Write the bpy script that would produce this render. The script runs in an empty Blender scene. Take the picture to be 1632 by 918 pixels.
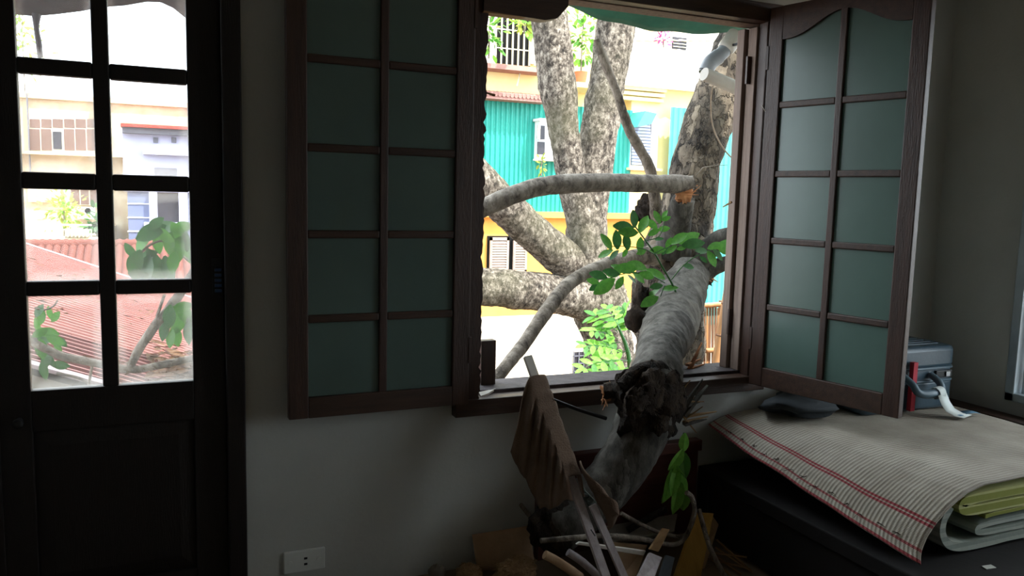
import bpy, bmesh, math, random
from mathutils import Vector, Matrix, noise
random.seed(7)

# ------------------------------------------------------------------ camera
FPX, CX, CY = 1280.0, 816.0, 459.0           # focal length in pixels of the 1632 x 918 frame
def _n(v): return v.normalized()
_X = _n(Vector((3750 - CX, 385 - CY, FPX)))   # room axes seen from the camera (x right, y down, z forward)
_Z = -_n(Vector((546 - CX, 11500 - CY, FPX)))
_Z = _n(_Z - _X * _X.dot(_Z))
_Y = _Z.cross(_X)
CAM = Vector((0, -2.9, 1.6))
def to_world(v): return Vector((_X.dot(v), _Y.dot(v), _Z.dot(v)))
RIGHT, UP, FWD = to_world(Vector((1, 0, 0))), to_world(Vector((0, -1, 0))), to_world(Vector((0, 0, 1)))
sc = bpy.context.scene
COL = sc.collection
cd = bpy.data.cameras.new('camera'); cam = bpy.data.objects.new('camera', cd); COL.objects.link(cam)
cd.sensor_width = 36; cd.lens = 36 * FPX / 1632; cd.clip_start = .02; cd.clip_end = 300
m = Matrix.Identity(4)
for i in range(3):
    m[i][0], m[i][1], m[i][2], m[i][3] = RIGHT[i], UP[i], -FWD[i], CAM[i]
cam.matrix_world = m
sc.camera = cam

# ------------------------------------------------------------------ light
sc.view_settings.view_transform = 'Standard'; sc.view_settings.look = 'None'
sc.view_settings.gamma = 1; sc.view_settings.use_curve_mapping = False
sc.view_settings.exposure = 0.58
sc.cycles.use_denoising = True
sc.cycles.max_bounces = 10; sc.cycles.diffuse_bounces = 6; sc.cycles.transparent_max_bounces = 16
sc.cycles.sample_clamp_indirect = 6
w = bpy.data.worlds.new('sky'); sc.world = w; w.use_nodes = True
bg = w.node_tree.nodes['Background']
bg.inputs[0].default_value = (.82, .93, 1.0, 1); bg.inputs[1].default_value = 3.9    # bright hazy sky
sd = bpy.data.lights.new('sun', 'SUN'); sd.energy = 7.0; sd.angle = .009; sd.color = (1, .94, .84)
so = bpy.data.objects.new('sun', sd); COL.objects.link(so)
so.rotation_euler = Vector((-.40, .55, -1.0)).to_track_quat('-Z', 'Y').to_euler()

# ------------------------------------------------------------------ helpers
def ray(px, py): return to_world(Vector((px - CX, py - CY, FPX)))
def at(px, py, Y):
    d = ray(px, py); return CAM + d * ((Y - CAM.y) / d.y)
def atx(px, py, X):
    d = ray(px, py); return CAM + d * ((X - CAM.x) / d.x)
def atz(px, py, Z):
    d = ray(px, py); return CAM + d * ((Z - CAM.z) / d.z)
def size(p, npx): return npx * (p - CAM).dot(FWD) / FPX
def lin(c): return tuple(((v / 255) / 12.92 if v / 255 <= .04045 else ((v / 255 + .055) / 1.055) ** 2.4) for v in c)
ROOT = {}
def wl(o): return ROOT.get(o.name, Vector((0, 0, 0)))

class MB:
    def __init__(s): s.v = []; s.f = []; s.smooth = False; s.soft = False
    def add(s, vs, fs):
        n = len(s.v); s.v += [Vector(v) for v in vs]; s.f += [tuple(i + n for i in f) for f in fs]; return s
    def box(s, x0, x1, y0, y1, z0, z1):
        return s.add([(x0,y0,z0),(x1,y0,z0),(x1,y1,z0),(x0,y1,z0),(x0,y0,z1),(x1,y0,z1),(x1,y1,z1),(x0,y1,z1)],
                     [(0,3,2,1),(4,5,6,7),(0,1,5,4),(1,2,6,5),(2,3,7,6),(3,0,4,7)])
    def bar(s, a, b, w, h, up=(0, 0, 1), w2=None, h2=None):
        a, b = Vector(a), Vector(b); d = (b - a).normalized(); u = Vector(up)
        sx = d.cross(u)
        if sx.length < 1e-4: sx = d.cross(Vector((1, 0, 0)))
        sx.normalize(); sy = sx.cross(d)
        w2 = w if w2 is None else w2; h2 = h if h2 is None else h2
        vs = [p + sx * (i * ww / 2) + sy * (j * hh / 2) for p, ww, hh in ((a, w, h), (b, w2, h2)) for i, j in ((-1,-1),(1,-1),(1,1),(-1,1))]
        return s.add(vs, [(0,1,2,3),(7,6,5,4),(0,4,5,1),(1,5,6,2),(2,6,7,3),(3,7,4,0)])
    def prism(s, pts, off):
        """polygon pts extruded by the vector off"""
        n = len(pts); off = Vector(off); vs = [Vector(p) for p in pts] + [Vector(p) + off for p in pts]
        return s.add(vs, [tuple(range(n))[::-1], tuple(range(n, 2 * n))] + [(i, (i + 1) % n, n + (i + 1) % n, n + i) for i in range(n)])
    def tube(s, pts, seg=12, sub=4, amp=0., freq=6., cap=True, jag=0., jag0=0.):
        s.smooth = True
        P = [Vector(p[0]) for p in pts]; Rr = [p[1] for p in pts]
        cp, cr = [], []
        n = len(P)
        for i in range(n - 1):
            p0, p1, p2, p3 = P[max(i - 1, 0)], P[i], P[i + 1], P[min(i + 2, n - 1)]
            for k in range(sub):
                t = k / sub
                cp.append(.5 * ((2 * p1) + (p2 - p0) * t + (2 * p0 - 5 * p1 + 4 * p2 - p3) * t * t + (3 * p1 - p0 - 3 * p2 + p3) * t ** 3))
                cr.append(Rr[i] + (Rr[i + 1] - Rr[i]) * (t * t * (3 - 2 * t)))
        cp.append(P[-1]); cr.append(Rr[-1])
        d = (cp[1] - cp[0]).normalized(); u = d.orthogonal().normalized()
        vs, fs = [], []
        for i, p in enumerate(cp):
            d = (cp[min(i + 1, len(cp) - 1)] - cp[max(i - 1, 0)]).normalized()
            u = (u - d * u.dot(d)).normalized(); v = d.cross(u)
            for k in range(seg):
                a = 2 * math.pi * k / seg
                q = u * math.cos(a) + v * math.sin(a)
                r = cr[i]
                if amp:
                    w = p + q * r
                    r *= 1 + amp * noise.noise(w * freq) + amp * .6 * noise.noise(w * freq * 2.7) + amp * .35 * noise.noise(w * freq * 6.1)
                x = p + q * r
                if jag and i == len(cp) - 1: x += d * (jag * random.random())
                if jag0 and i == 0: x -= d * (jag0 * random.random())
                vs.append(x)
        for i in range(len(cp) - 1):
            for k in range(seg):
                a = i * seg + k; b = i * seg + (k + 1) % seg
                fs.append((a, b, b + seg, a + seg))
        if cap:
            vs.append(cp[0]); c0 = len(vs) - 1; vs.append(cp[-1]); c1 = len(vs) - 1
            L = (len(cp) - 1) * seg
            for k in range(seg):
                fs.append((c0, (k + 1) % seg, k)); fs.append((c1, L + k, L + (k + 1) % seg))
        return s.add(vs, fs)
    def grid(s, fn, nu, nv):
        s.smooth = True
        return s.add([fn(i / nu, j / nv) for i in range(nu + 1) for j in range(nv + 1)],
                     [(i * (nv + 1) + j, (i + 1) * (nv + 1) + j, (i + 1) * (nv + 1) + j + 1, i * (nv + 1) + j + 1) for i in range(nu) for j in range(nv)])
    def blob(s, c, rx, ry, rz, amp=.15, freq=4, nu=18, nv=12):
        s.smooth = s.soft = True; c = Vector(c); vs = []; fs = []
        for j in range(nv + 1):
            th = math.pi * j / nv
            for i in range(nu):
                ph = 2 * math.pi * i / nu
                q = Vector((math.sin(th) * math.cos(ph), math.sin(th) * math.sin(ph), math.cos(th)))
                k = 1 + amp * noise.noise((c + q * .3) * freq) + amp * .5 * noise.noise((c + q * .3) * freq * 3)
                vs.append(c + Vector((q.x * rx, q.y * ry, q.z * rz)) * k)
        for j in range(nv):
            for i in range(nu):
                a = j * nu + i; b = j * nu + (i + 1) % nu
                fs.append((a, a + nu, b + nu, b))
        return s.add(vs, fs)
    def rrect(s, x0, x1, y0, y1, z0, z1, rad, n=5):
        pts = []
        for cx, cy, a0 in ((x1 - rad, y0 + rad, -90), (x1 - rad, y1 - rad, 0), (x0 + rad, y1 - rad, 90), (x0 + rad, y0 + rad, 180)):
            for k in range(n + 1):
                a = math.radians(a0 + 90 * k / n); pts.append((cx + rad * math.cos(a), cy + rad * math.sin(a), z0))
        s.smooth = True
        return s.prism(pts, (0, 0, z1 - z0))
    def mesh(s, name, off=Vector((0, 0, 0))):
        me = bpy.data.meshes.new(name)
        me.from_pydata([v - off for v in s.v], [], s.f); me.validate(); me.update()
        bm = bmesh.new(); bm.from_mesh(me); bmesh.ops.recalc_face_normals(bm, faces=bm.faces); bm.to_mesh(me); bm.free()
        if s.smooth:
            me.shade_smooth()
            try:
                if not s.soft: me.set_sharp_from_angle(angle=math.radians(40))
            except Exception: pass
        return me

def tag(o, label=None, cat=None, group=None, kind=None):
    if label: o['label'] = label
    if cat: o['category'] = cat
    if group: o['group'] = group
    if kind: o['kind'] = kind
    return o
def obj(name, mb, mat, parent=None, bevel=0., solid=0.):
    """link one mesh object; verts are in world space"""
    if parent is None:
        xs = [v.x for v in mb.v]; ys = [v.y for v in mb.v]; zs = [v.z for v in mb.v]
        off = Vector(((min(xs) + max(xs)) / 2, (min(ys) + max(ys)) / 2, min(zs)))
    else: off = wl(parent)
    me = mb.mesh(name, off); me.materials.append(mat)
    o = bpy.data.objects.new(name, me); COL.objects.link(o)
    if parent is None: o.location = off
    else: o.parent = parent
    ROOT[o.name] = off
    if solid:
        md = o.modifiers.new('solidify', 'SOLIDIFY'); md.thickness = solid; md.offset = 0
    if bevel:
        md = o.modifiers.new('bevel', 'BEVEL'); md.width = bevel; md.segments = 2; md.limit_method = 'ANGLE'
    return o
def put(name, me, mat_world, parent):
    """a copy of a shared mesh as part of parent"""
    o = bpy.data.objects.new(name, me); COL.objects.link(o)
    if parent:
        o.parent = parent; mw = mat_world.copy(); mw.translation -= wl(parent); o.matrix_local = mw
    else: o.matrix_local = mat_world
    ROOT[o.name] = mat_world.translation.copy()
    return o
def thing(name, label, cat, loc, group=None, kind=None, parent=None):
    o = bpy.data.objects.new(name, None); COL.objects.link(o); o.empty_display_size = .1
    o.location = Vector(loc) - (wl(parent) if parent else Vector((0, 0, 0)))
    if parent: o.parent = parent
    ROOT[o.name] = Vector(loc)
    return tag(o, label, cat, group, kind)
def B(*a): return MB().box(*a)

# ------------------------------------------------------------------ materials
def nodes(name):
    m = bpy.data.materials.new(name); m.use_nodes = True
    nt = m.node_tree; nt.nodes.clear(); out = nt.nodes.new('ShaderNodeOutputMaterial')
    return m, nt, out
def N(nt, kind, **kw):
    n = nt.nodes.new(kind)
    for k, v in kw.items():
        if k in n.inputs: n.inputs[k].default_value = v
        else: setattr(n, k, v)
    return n
def coords(nt, stretch=(1, 1, 1), which='Object'):
    tc = N(nt, 'ShaderNodeTexCoord'); mp = N(nt, 'ShaderNodeMapping'); mp.inputs['Scale'].default_value = stretch
    nt.links.new(tc.outputs[which], mp.inputs['Vector']); return mp.outputs['Vector']
def M(name, c1, c2=None, scale=4., rough=.75, bump=0., bscale=30., stretch=(1, 1, 1), spec=.35, metal=0., contrast=.25, transl=0., extra=None, bdist=.01):
    m, nt, out = nodes(name); L = nt.links.new
    c1 = lin(c1); c2 = lin(c2) if c2 else tuple(v * .75 for v in c1)
    v = coords(nt, stretch)
    nz = N(nt, 'ShaderNodeTexNoise', Scale=scale, Detail=7.0, Roughness=.62); L(v, nz.inputs['Vector'])
    rp = N(nt, 'ShaderNodeValToRGB'); e = rp.color_ramp.elements
    e[0].position = .5 - contrast; e[1].position = .5 + contrast; e[0].color = (*c2, 1); e[1].color = (*c1, 1)
    L(nz.outputs['Fac'], rp.inputs['Fac'])
    p = N(nt, 'ShaderNodeBsdfPrincipled', Roughness=rough, Metallic=metal); p.inputs['Specular IOR Level'].default_value = spec
    L(rp.outputs['Color'], p.inputs['Base Color'])
    if bump:
        n2 = N(nt, 'ShaderNodeTexNoise', Scale=bscale, Detail=6.0, Roughness=.6); L(v, n2.inputs['Vector'])
        b = N(nt, 'ShaderNodeBump', Strength=bump, Distance=bdist); L(n2.outputs['Fac'], b.inputs['Height']); L(b.outputs['Normal'], p.inputs['Normal'])
    sh = p.outputs['BSDF']
    if transl:
        t = N(nt, 'ShaderNodeBsdfTranslucent'); L(rp.outputs['Color'], t.inputs['Color'])
        mx = N(nt, 'ShaderNodeMixShader', Fac=transl); L(sh, mx.inputs[1]); L(t.outputs[0], mx.inputs[2]); sh = mx.outputs[0]
    L(sh, out.inputs['Surface'])
    return m
def bark(name, light, mid, dark, scale, plates, bump, stretch=(1, 1, .45), moss=None, cmix=.12, nh=2.2, ew=.045):
    m, nt, out = nodes(name); L = nt.links.new
    v = coords(nt, stretch)
    wn = N(nt, 'ShaderNodeTexNoise', Scale=scale * 1.7, Detail=4.0); L(v, wn.inputs['Vector'])
    mxv = N(nt, 'ShaderNodeMix', data_type='VECTOR'); mxv.inputs[0].default_value = .16
    L(v, mxv.inputs[4]); L(wn.outputs['Color'], mxv.inputs[5])
    vo = N(nt, 'ShaderNodeTexVoronoi', feature='DISTANCE_TO_EDGE', Scale=plates); L(mxv.outputs[1], vo.inputs['Vector'])
    vc = N(nt, 'ShaderNodeTexVoronoi', Scale=plates); L(mxv.outputs[1], vc.inputs['Vector'])
    nz = N(nt, 'ShaderNodeTexNoise', Scale=scale, Detail=9.0, Roughness=.7); L(v, nz.inputs['Vector'])
    ad = N(nt, 'ShaderNodeMix', data_type='FLOAT'); ad.inputs[0].default_value = cmix
    L(nz.outputs['Fac'], ad.inputs[2])
    sep = N(nt, 'ShaderNodeSeparateColor'); L(vc.outputs['Color'], sep.inputs[0]); L(sep.outputs[0], ad.inputs[3])
    rp = N(nt, 'ShaderNodeValToRGB'); e = rp.color_ramp.elements
    e[0].position = .36; e[0].color = (*lin(dark), 1); e[1].position = .64; e[1].color = (*lin(light), 1)
    k = e.new(.48); k.color = (*lin(mid), 1)
    L(ad.outputs[0], rp.inputs['Fac'])
    col = rp.outputs['Color']
    if moss:
        mn = N(nt, 'ShaderNodeTexNoise', Scale=1.3, Detail=6.0); L(coords(nt), mn.inputs['Vector'])
        mr = N(nt, 'ShaderNodeMapRange'); mr.inputs[1].default_value = .5; mr.inputs[2].default_value = .9; L(mn.outputs['Fac'], mr.inputs[0])
        mm = N(nt, 'ShaderNodeMix', data_type='RGBA'); L(mr.outputs[0], mm.inputs[0]); L(col, mm.inputs[6]); mm.inputs[7].default_value = (*lin(moss), 1); col = mm.outputs[2]
    mr2 = N(nt, 'ShaderNodeMapRange'); mr2.inputs[1].default_value = 0; mr2.inputs[2].default_value = ew; L(vo.outputs['Distance'], mr2.inputs[0])
    hh = N(nt, 'ShaderNodeMath', operation='MULTIPLY_ADD'); L(nz.outputs['Fac'], hh.inputs[0]); hh.inputs[1].default_value = nh; L(mr2.outputs[0], hh.inputs[2])
    b = N(nt, 'ShaderNodeBump', Strength=bump, Distance=.03); L(hh.outputs[0], b.inputs['Height'])
    p = N(nt, 'ShaderNodeBsdfPrincipled', Roughness=.9); p.inputs['Specular IOR Level'].default_value = .2
    L(col, p.inputs['Base Color']); L(b.outputs['Normal'], p.inputs['Normal']); L(p.outputs[0], out.inputs['Surface'])
    return m
def pane_glass(name):
    """clear window glass with a film of dust that is thicker along the edges"""
    m, nt, out = nodes(name); L = nt.links.new
    tc = N(nt, 'ShaderNodeTexCoord'); sp = N(nt, 'ShaderNodeSeparateXYZ'); L(tc.outputs['Generated'], sp.inputs[0])
    ms = []
    for ax in (0, 2):
        a = N(nt, 'ShaderNodeMath', operation='SUBTRACT'); L(sp.outputs[ax], a.inputs[0]); a.inputs[1].default_value = .5
        b = N(nt, 'ShaderNodeMath', operation='ABSOLUTE'); L(a.outputs[0], b.inputs[0]); ms.append(b)
    mx = N(nt, 'ShaderNodeMath', operation='MAXIMUM'); L(ms[0].outputs[0], mx.inputs[0]); L(ms[1].outputs[0], mx.inputs[1])
    nz = N(nt, 'ShaderNodeTexNoise', Scale=9.0, Detail=5.0); L(tc.outputs['Object'], nz.inputs['Vector'])
    ad = N(nt, 'ShaderNodeMath', operation='MULTIPLY_ADD'); L(nz.outputs['Fac'], ad.inputs[0]); ad.inputs[1].default_value = .12; L(mx.outputs[0], ad.inputs[2])
    mr = N(nt, 'ShaderNodeMapRange'); mr.inputs[1].default_value = .42; mr.inputs[2].default_value = .6; mr.inputs[3].default_value = .035; mr.inputs[4].default_value = .30
    L(ad.outputs[0], mr.inputs[0])
    tr = N(nt, 'ShaderNodeBsdfTransparent'); di = N(nt, 'ShaderNodeBsdfTranslucent'); di.inputs[0].default_value = (.78, .74, .70, 1)
    m1 = N(nt, 'ShaderNodeMixShader'); L(mr.outputs[0], m1.inputs[0]); L(tr.outputs[0], m1.inputs[1]); L(di.outputs[0], m1.inputs[2])
    gl = N(nt, 'ShaderNodeBsdfGlossy', Roughness=.03); m2 = N(nt, 'ShaderNodeMixShader', Fac=.035); L(m1.outputs[0], m2.inputs[1]); L(gl.outputs[0], m2.inputs[2])
    L(m2.outputs[0], out.inputs['Surface']); return m
def frosted(name, c):
    m, nt, out = nodes(name); L = nt.links.new
    nz = N(nt, 'ShaderNodeTexNoise', Scale=3.0, Detail=6.0); L(coords(nt), nz.inputs['Vector'])
    rp = N(nt, 'ShaderNodeValToRGB'); e = rp.color_ramp.elements; e[0].position = .3; e[1].position = .7
    e[0].color = (*lin(c), 1); e[1].color = (*[v * .82 for v in lin(c)], 1); L(nz.outputs['Fac'], rp.inputs['Fac'])
    t = N(nt, 'ShaderNodeBsdfTranslucent'); L(rp.outputs['Color'], t.inputs['Color'])
    d = N(nt, 'ShaderNodeBsdfDiffuse'); L(rp.outputs['Color'], d.inputs['Color'])
    m1 = N(nt, 'ShaderNodeMixShader', Fac=.5); L(t.outputs[0], m1.inputs[1]); L(d.outputs[0], m1.inputs[2])
    g = N(nt, 'ShaderNodeBsdfGlossy', Roughness=.3); m2 = N(nt, 'ShaderNodeMixShader', Fac=.06); L(m1.outputs[0], m2.inputs[1]); L(g.outputs[0], m2.inputs[2])
    L(m2.outputs[0], out.inputs['Surface']); return m
def mat_weave(name):
    """reed mat: warp bands across, fine weft lines"""
    m, nt, out = nodes(name); L = nt.links.new
    tc = N(nt, 'ShaderNodeTexCoord'); uv = N(nt, 'ShaderNodeUVMap'); 
    sp = N(nt, 'ShaderNodeSeparateXYZ'); L(uv.outputs[0], sp.inputs[0])
    # u across the mat (x, from the hanging edge), v along it
    def band(lo, hi):
        a = N(nt, 'ShaderNodeMath', operation='GREATER_THAN'); L(sp.outputs[0], a.inputs[0]); a.inputs[1].default_value = lo
        b = N(nt, 'ShaderNodeMath', operation='LESS_THAN'); L(sp.outputs[0], b.inputs[0]); b.inputs[1].default_value = hi
        c = N(nt, 'ShaderNodeMath', operation='MULTIPLY'); L(a.outputs[0], c.inputs[0]); L(b.outputs[0], c.inputs[1]); return c.outputs[0]
    nz = N(nt, 'ShaderNodeTexNoise', Scale=6.0, Detail=6.0); L(tc.outputs['Object'], nz.inputs['Vector'])
    base = N(nt, 'ShaderNodeValToRGB'); e = base.color_ramp.elements; e[0].position = .3; e[1].position = .7
    e[0].color = (*lin((164, 154, 140)), 1); e[1].color = (*lin((190, 182, 168)), 1); L(nz.outputs['Fac'], base.inputs['Fac'])
    wv = N(nt, 'ShaderNodeTexWave', Scale=19.0, Distortion=1.0, bands_direction='Y'); wv.inputs['Detail Scale'].default_value = 8
    mpv = N(nt, 'ShaderNodeMapping'); mpv.inputs['Scale'].default_value = (1, 1, 1); L(uv.outputs[0], mpv.inputs[0]); L(mpv.outputs[0], wv.inputs['Vector'])
    # slight tone change from band to band of reeds
    vx = N(nt, 'ShaderNodeMix', data_type='RGBA', blend_type='MULTIPLY'); vx.inputs[0].default_value = .28
    L(base.outputs['Color'], vx.inputs[6]); L(wv.outputs['Color'], vx.inputs[7])
    col = vx.outputs[2]
    red = None
    for lo, hi, k in ((.0, .012, .9), (.036, .046, .8), (.128, .138, .9), (.143, .153, .9)):
        mk = N(nt, 'ShaderNodeMath', operation='MULTIPLY'); L(band(lo, hi), mk.inputs[0]); mk.inputs[1].default_value = k
        mm = N(nt, 'ShaderNodeMix', data_type='RGBA'); L(mk.outputs[0], mm.inputs[0]); L(col, mm.inputs[6]); mm.inputs[7].default_value = (*lin((140, 18, 40)), 1); col = mm.outputs[2]
    w2 = N(nt, 'ShaderNodeTexWave', Scale=60.0, bands_direction='X'); L(uv.outputs[0], w2.inputs['Vector'])
    hsum = N(nt, 'ShaderNodeMath', operation='MULTIPLY_ADD'); L(w2.outputs['Fac'], hsum.inputs[0]); hsum.inputs[1].default_value = .35; L(wv.outputs['Fac'], hsum.inputs[2])
    b = N(nt, 'ShaderNodeBump', Strength=.6, Distance=.006); L(hsum.outputs[0], b.inputs['Height'])
    p = N(nt, 'ShaderNodeBsdfPrincipled', Roughness=.7); p.inputs['Specular IOR Level'].default_value = .3
    L(col, p.inputs['Base Color']); L(b.outputs['Normal'], p.inputs['Normal']); L(p.outputs[0], out.inputs['Surface']); return m
def striped(name, c1, c2, axis, scale, rough=.9, duty=.5):
    m, nt, out = nodes(name); L = nt.links.new
    sp = N(nt, 'ShaderNodeSeparateXYZ'); L(coords(nt), sp.inputs[0])
    a = N(nt, 'ShaderNodeMath', operation='MULTIPLY'); L(sp.outputs[axis], a.inputs[0]); a.inputs[1].default_value = scale
    fr = N(nt, 'ShaderNodeMath', operation='FRACT'); L(a.outputs[0], fr.inputs[0])
    g = N(nt, 'ShaderNodeMath', operation='GREATER_THAN'); L(fr.outputs[0], g.inputs[0]); g.inputs[1].default_value = duty
    mx = N(nt, 'ShaderNodeMix', data_type='RGBA'); L(g.outputs[0], mx.inputs[0]); mx.inputs[6].default_value = (*lin(c1), 1); mx.inputs[7].default_value = (*lin(c2), 1)
    nz = N(nt, 'ShaderNodeTexNoise', Scale=40.0, Detail=5.0); L(coords(nt), nz.inputs['Vector'])
    b = N(nt, 'ShaderNodeBump', Strength=.4, Distance=.006); L(nz.outputs['Fac'], b.inputs['Height'])
    p = N(nt, 'ShaderNodeBsdfPrincipled', Roughness=rough); L(mx.outputs[2], p.inputs['Base Color']); L(b.outputs[0], p.inputs['Normal']); L(p.outputs[0], out.inputs['Surface']); return m

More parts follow.
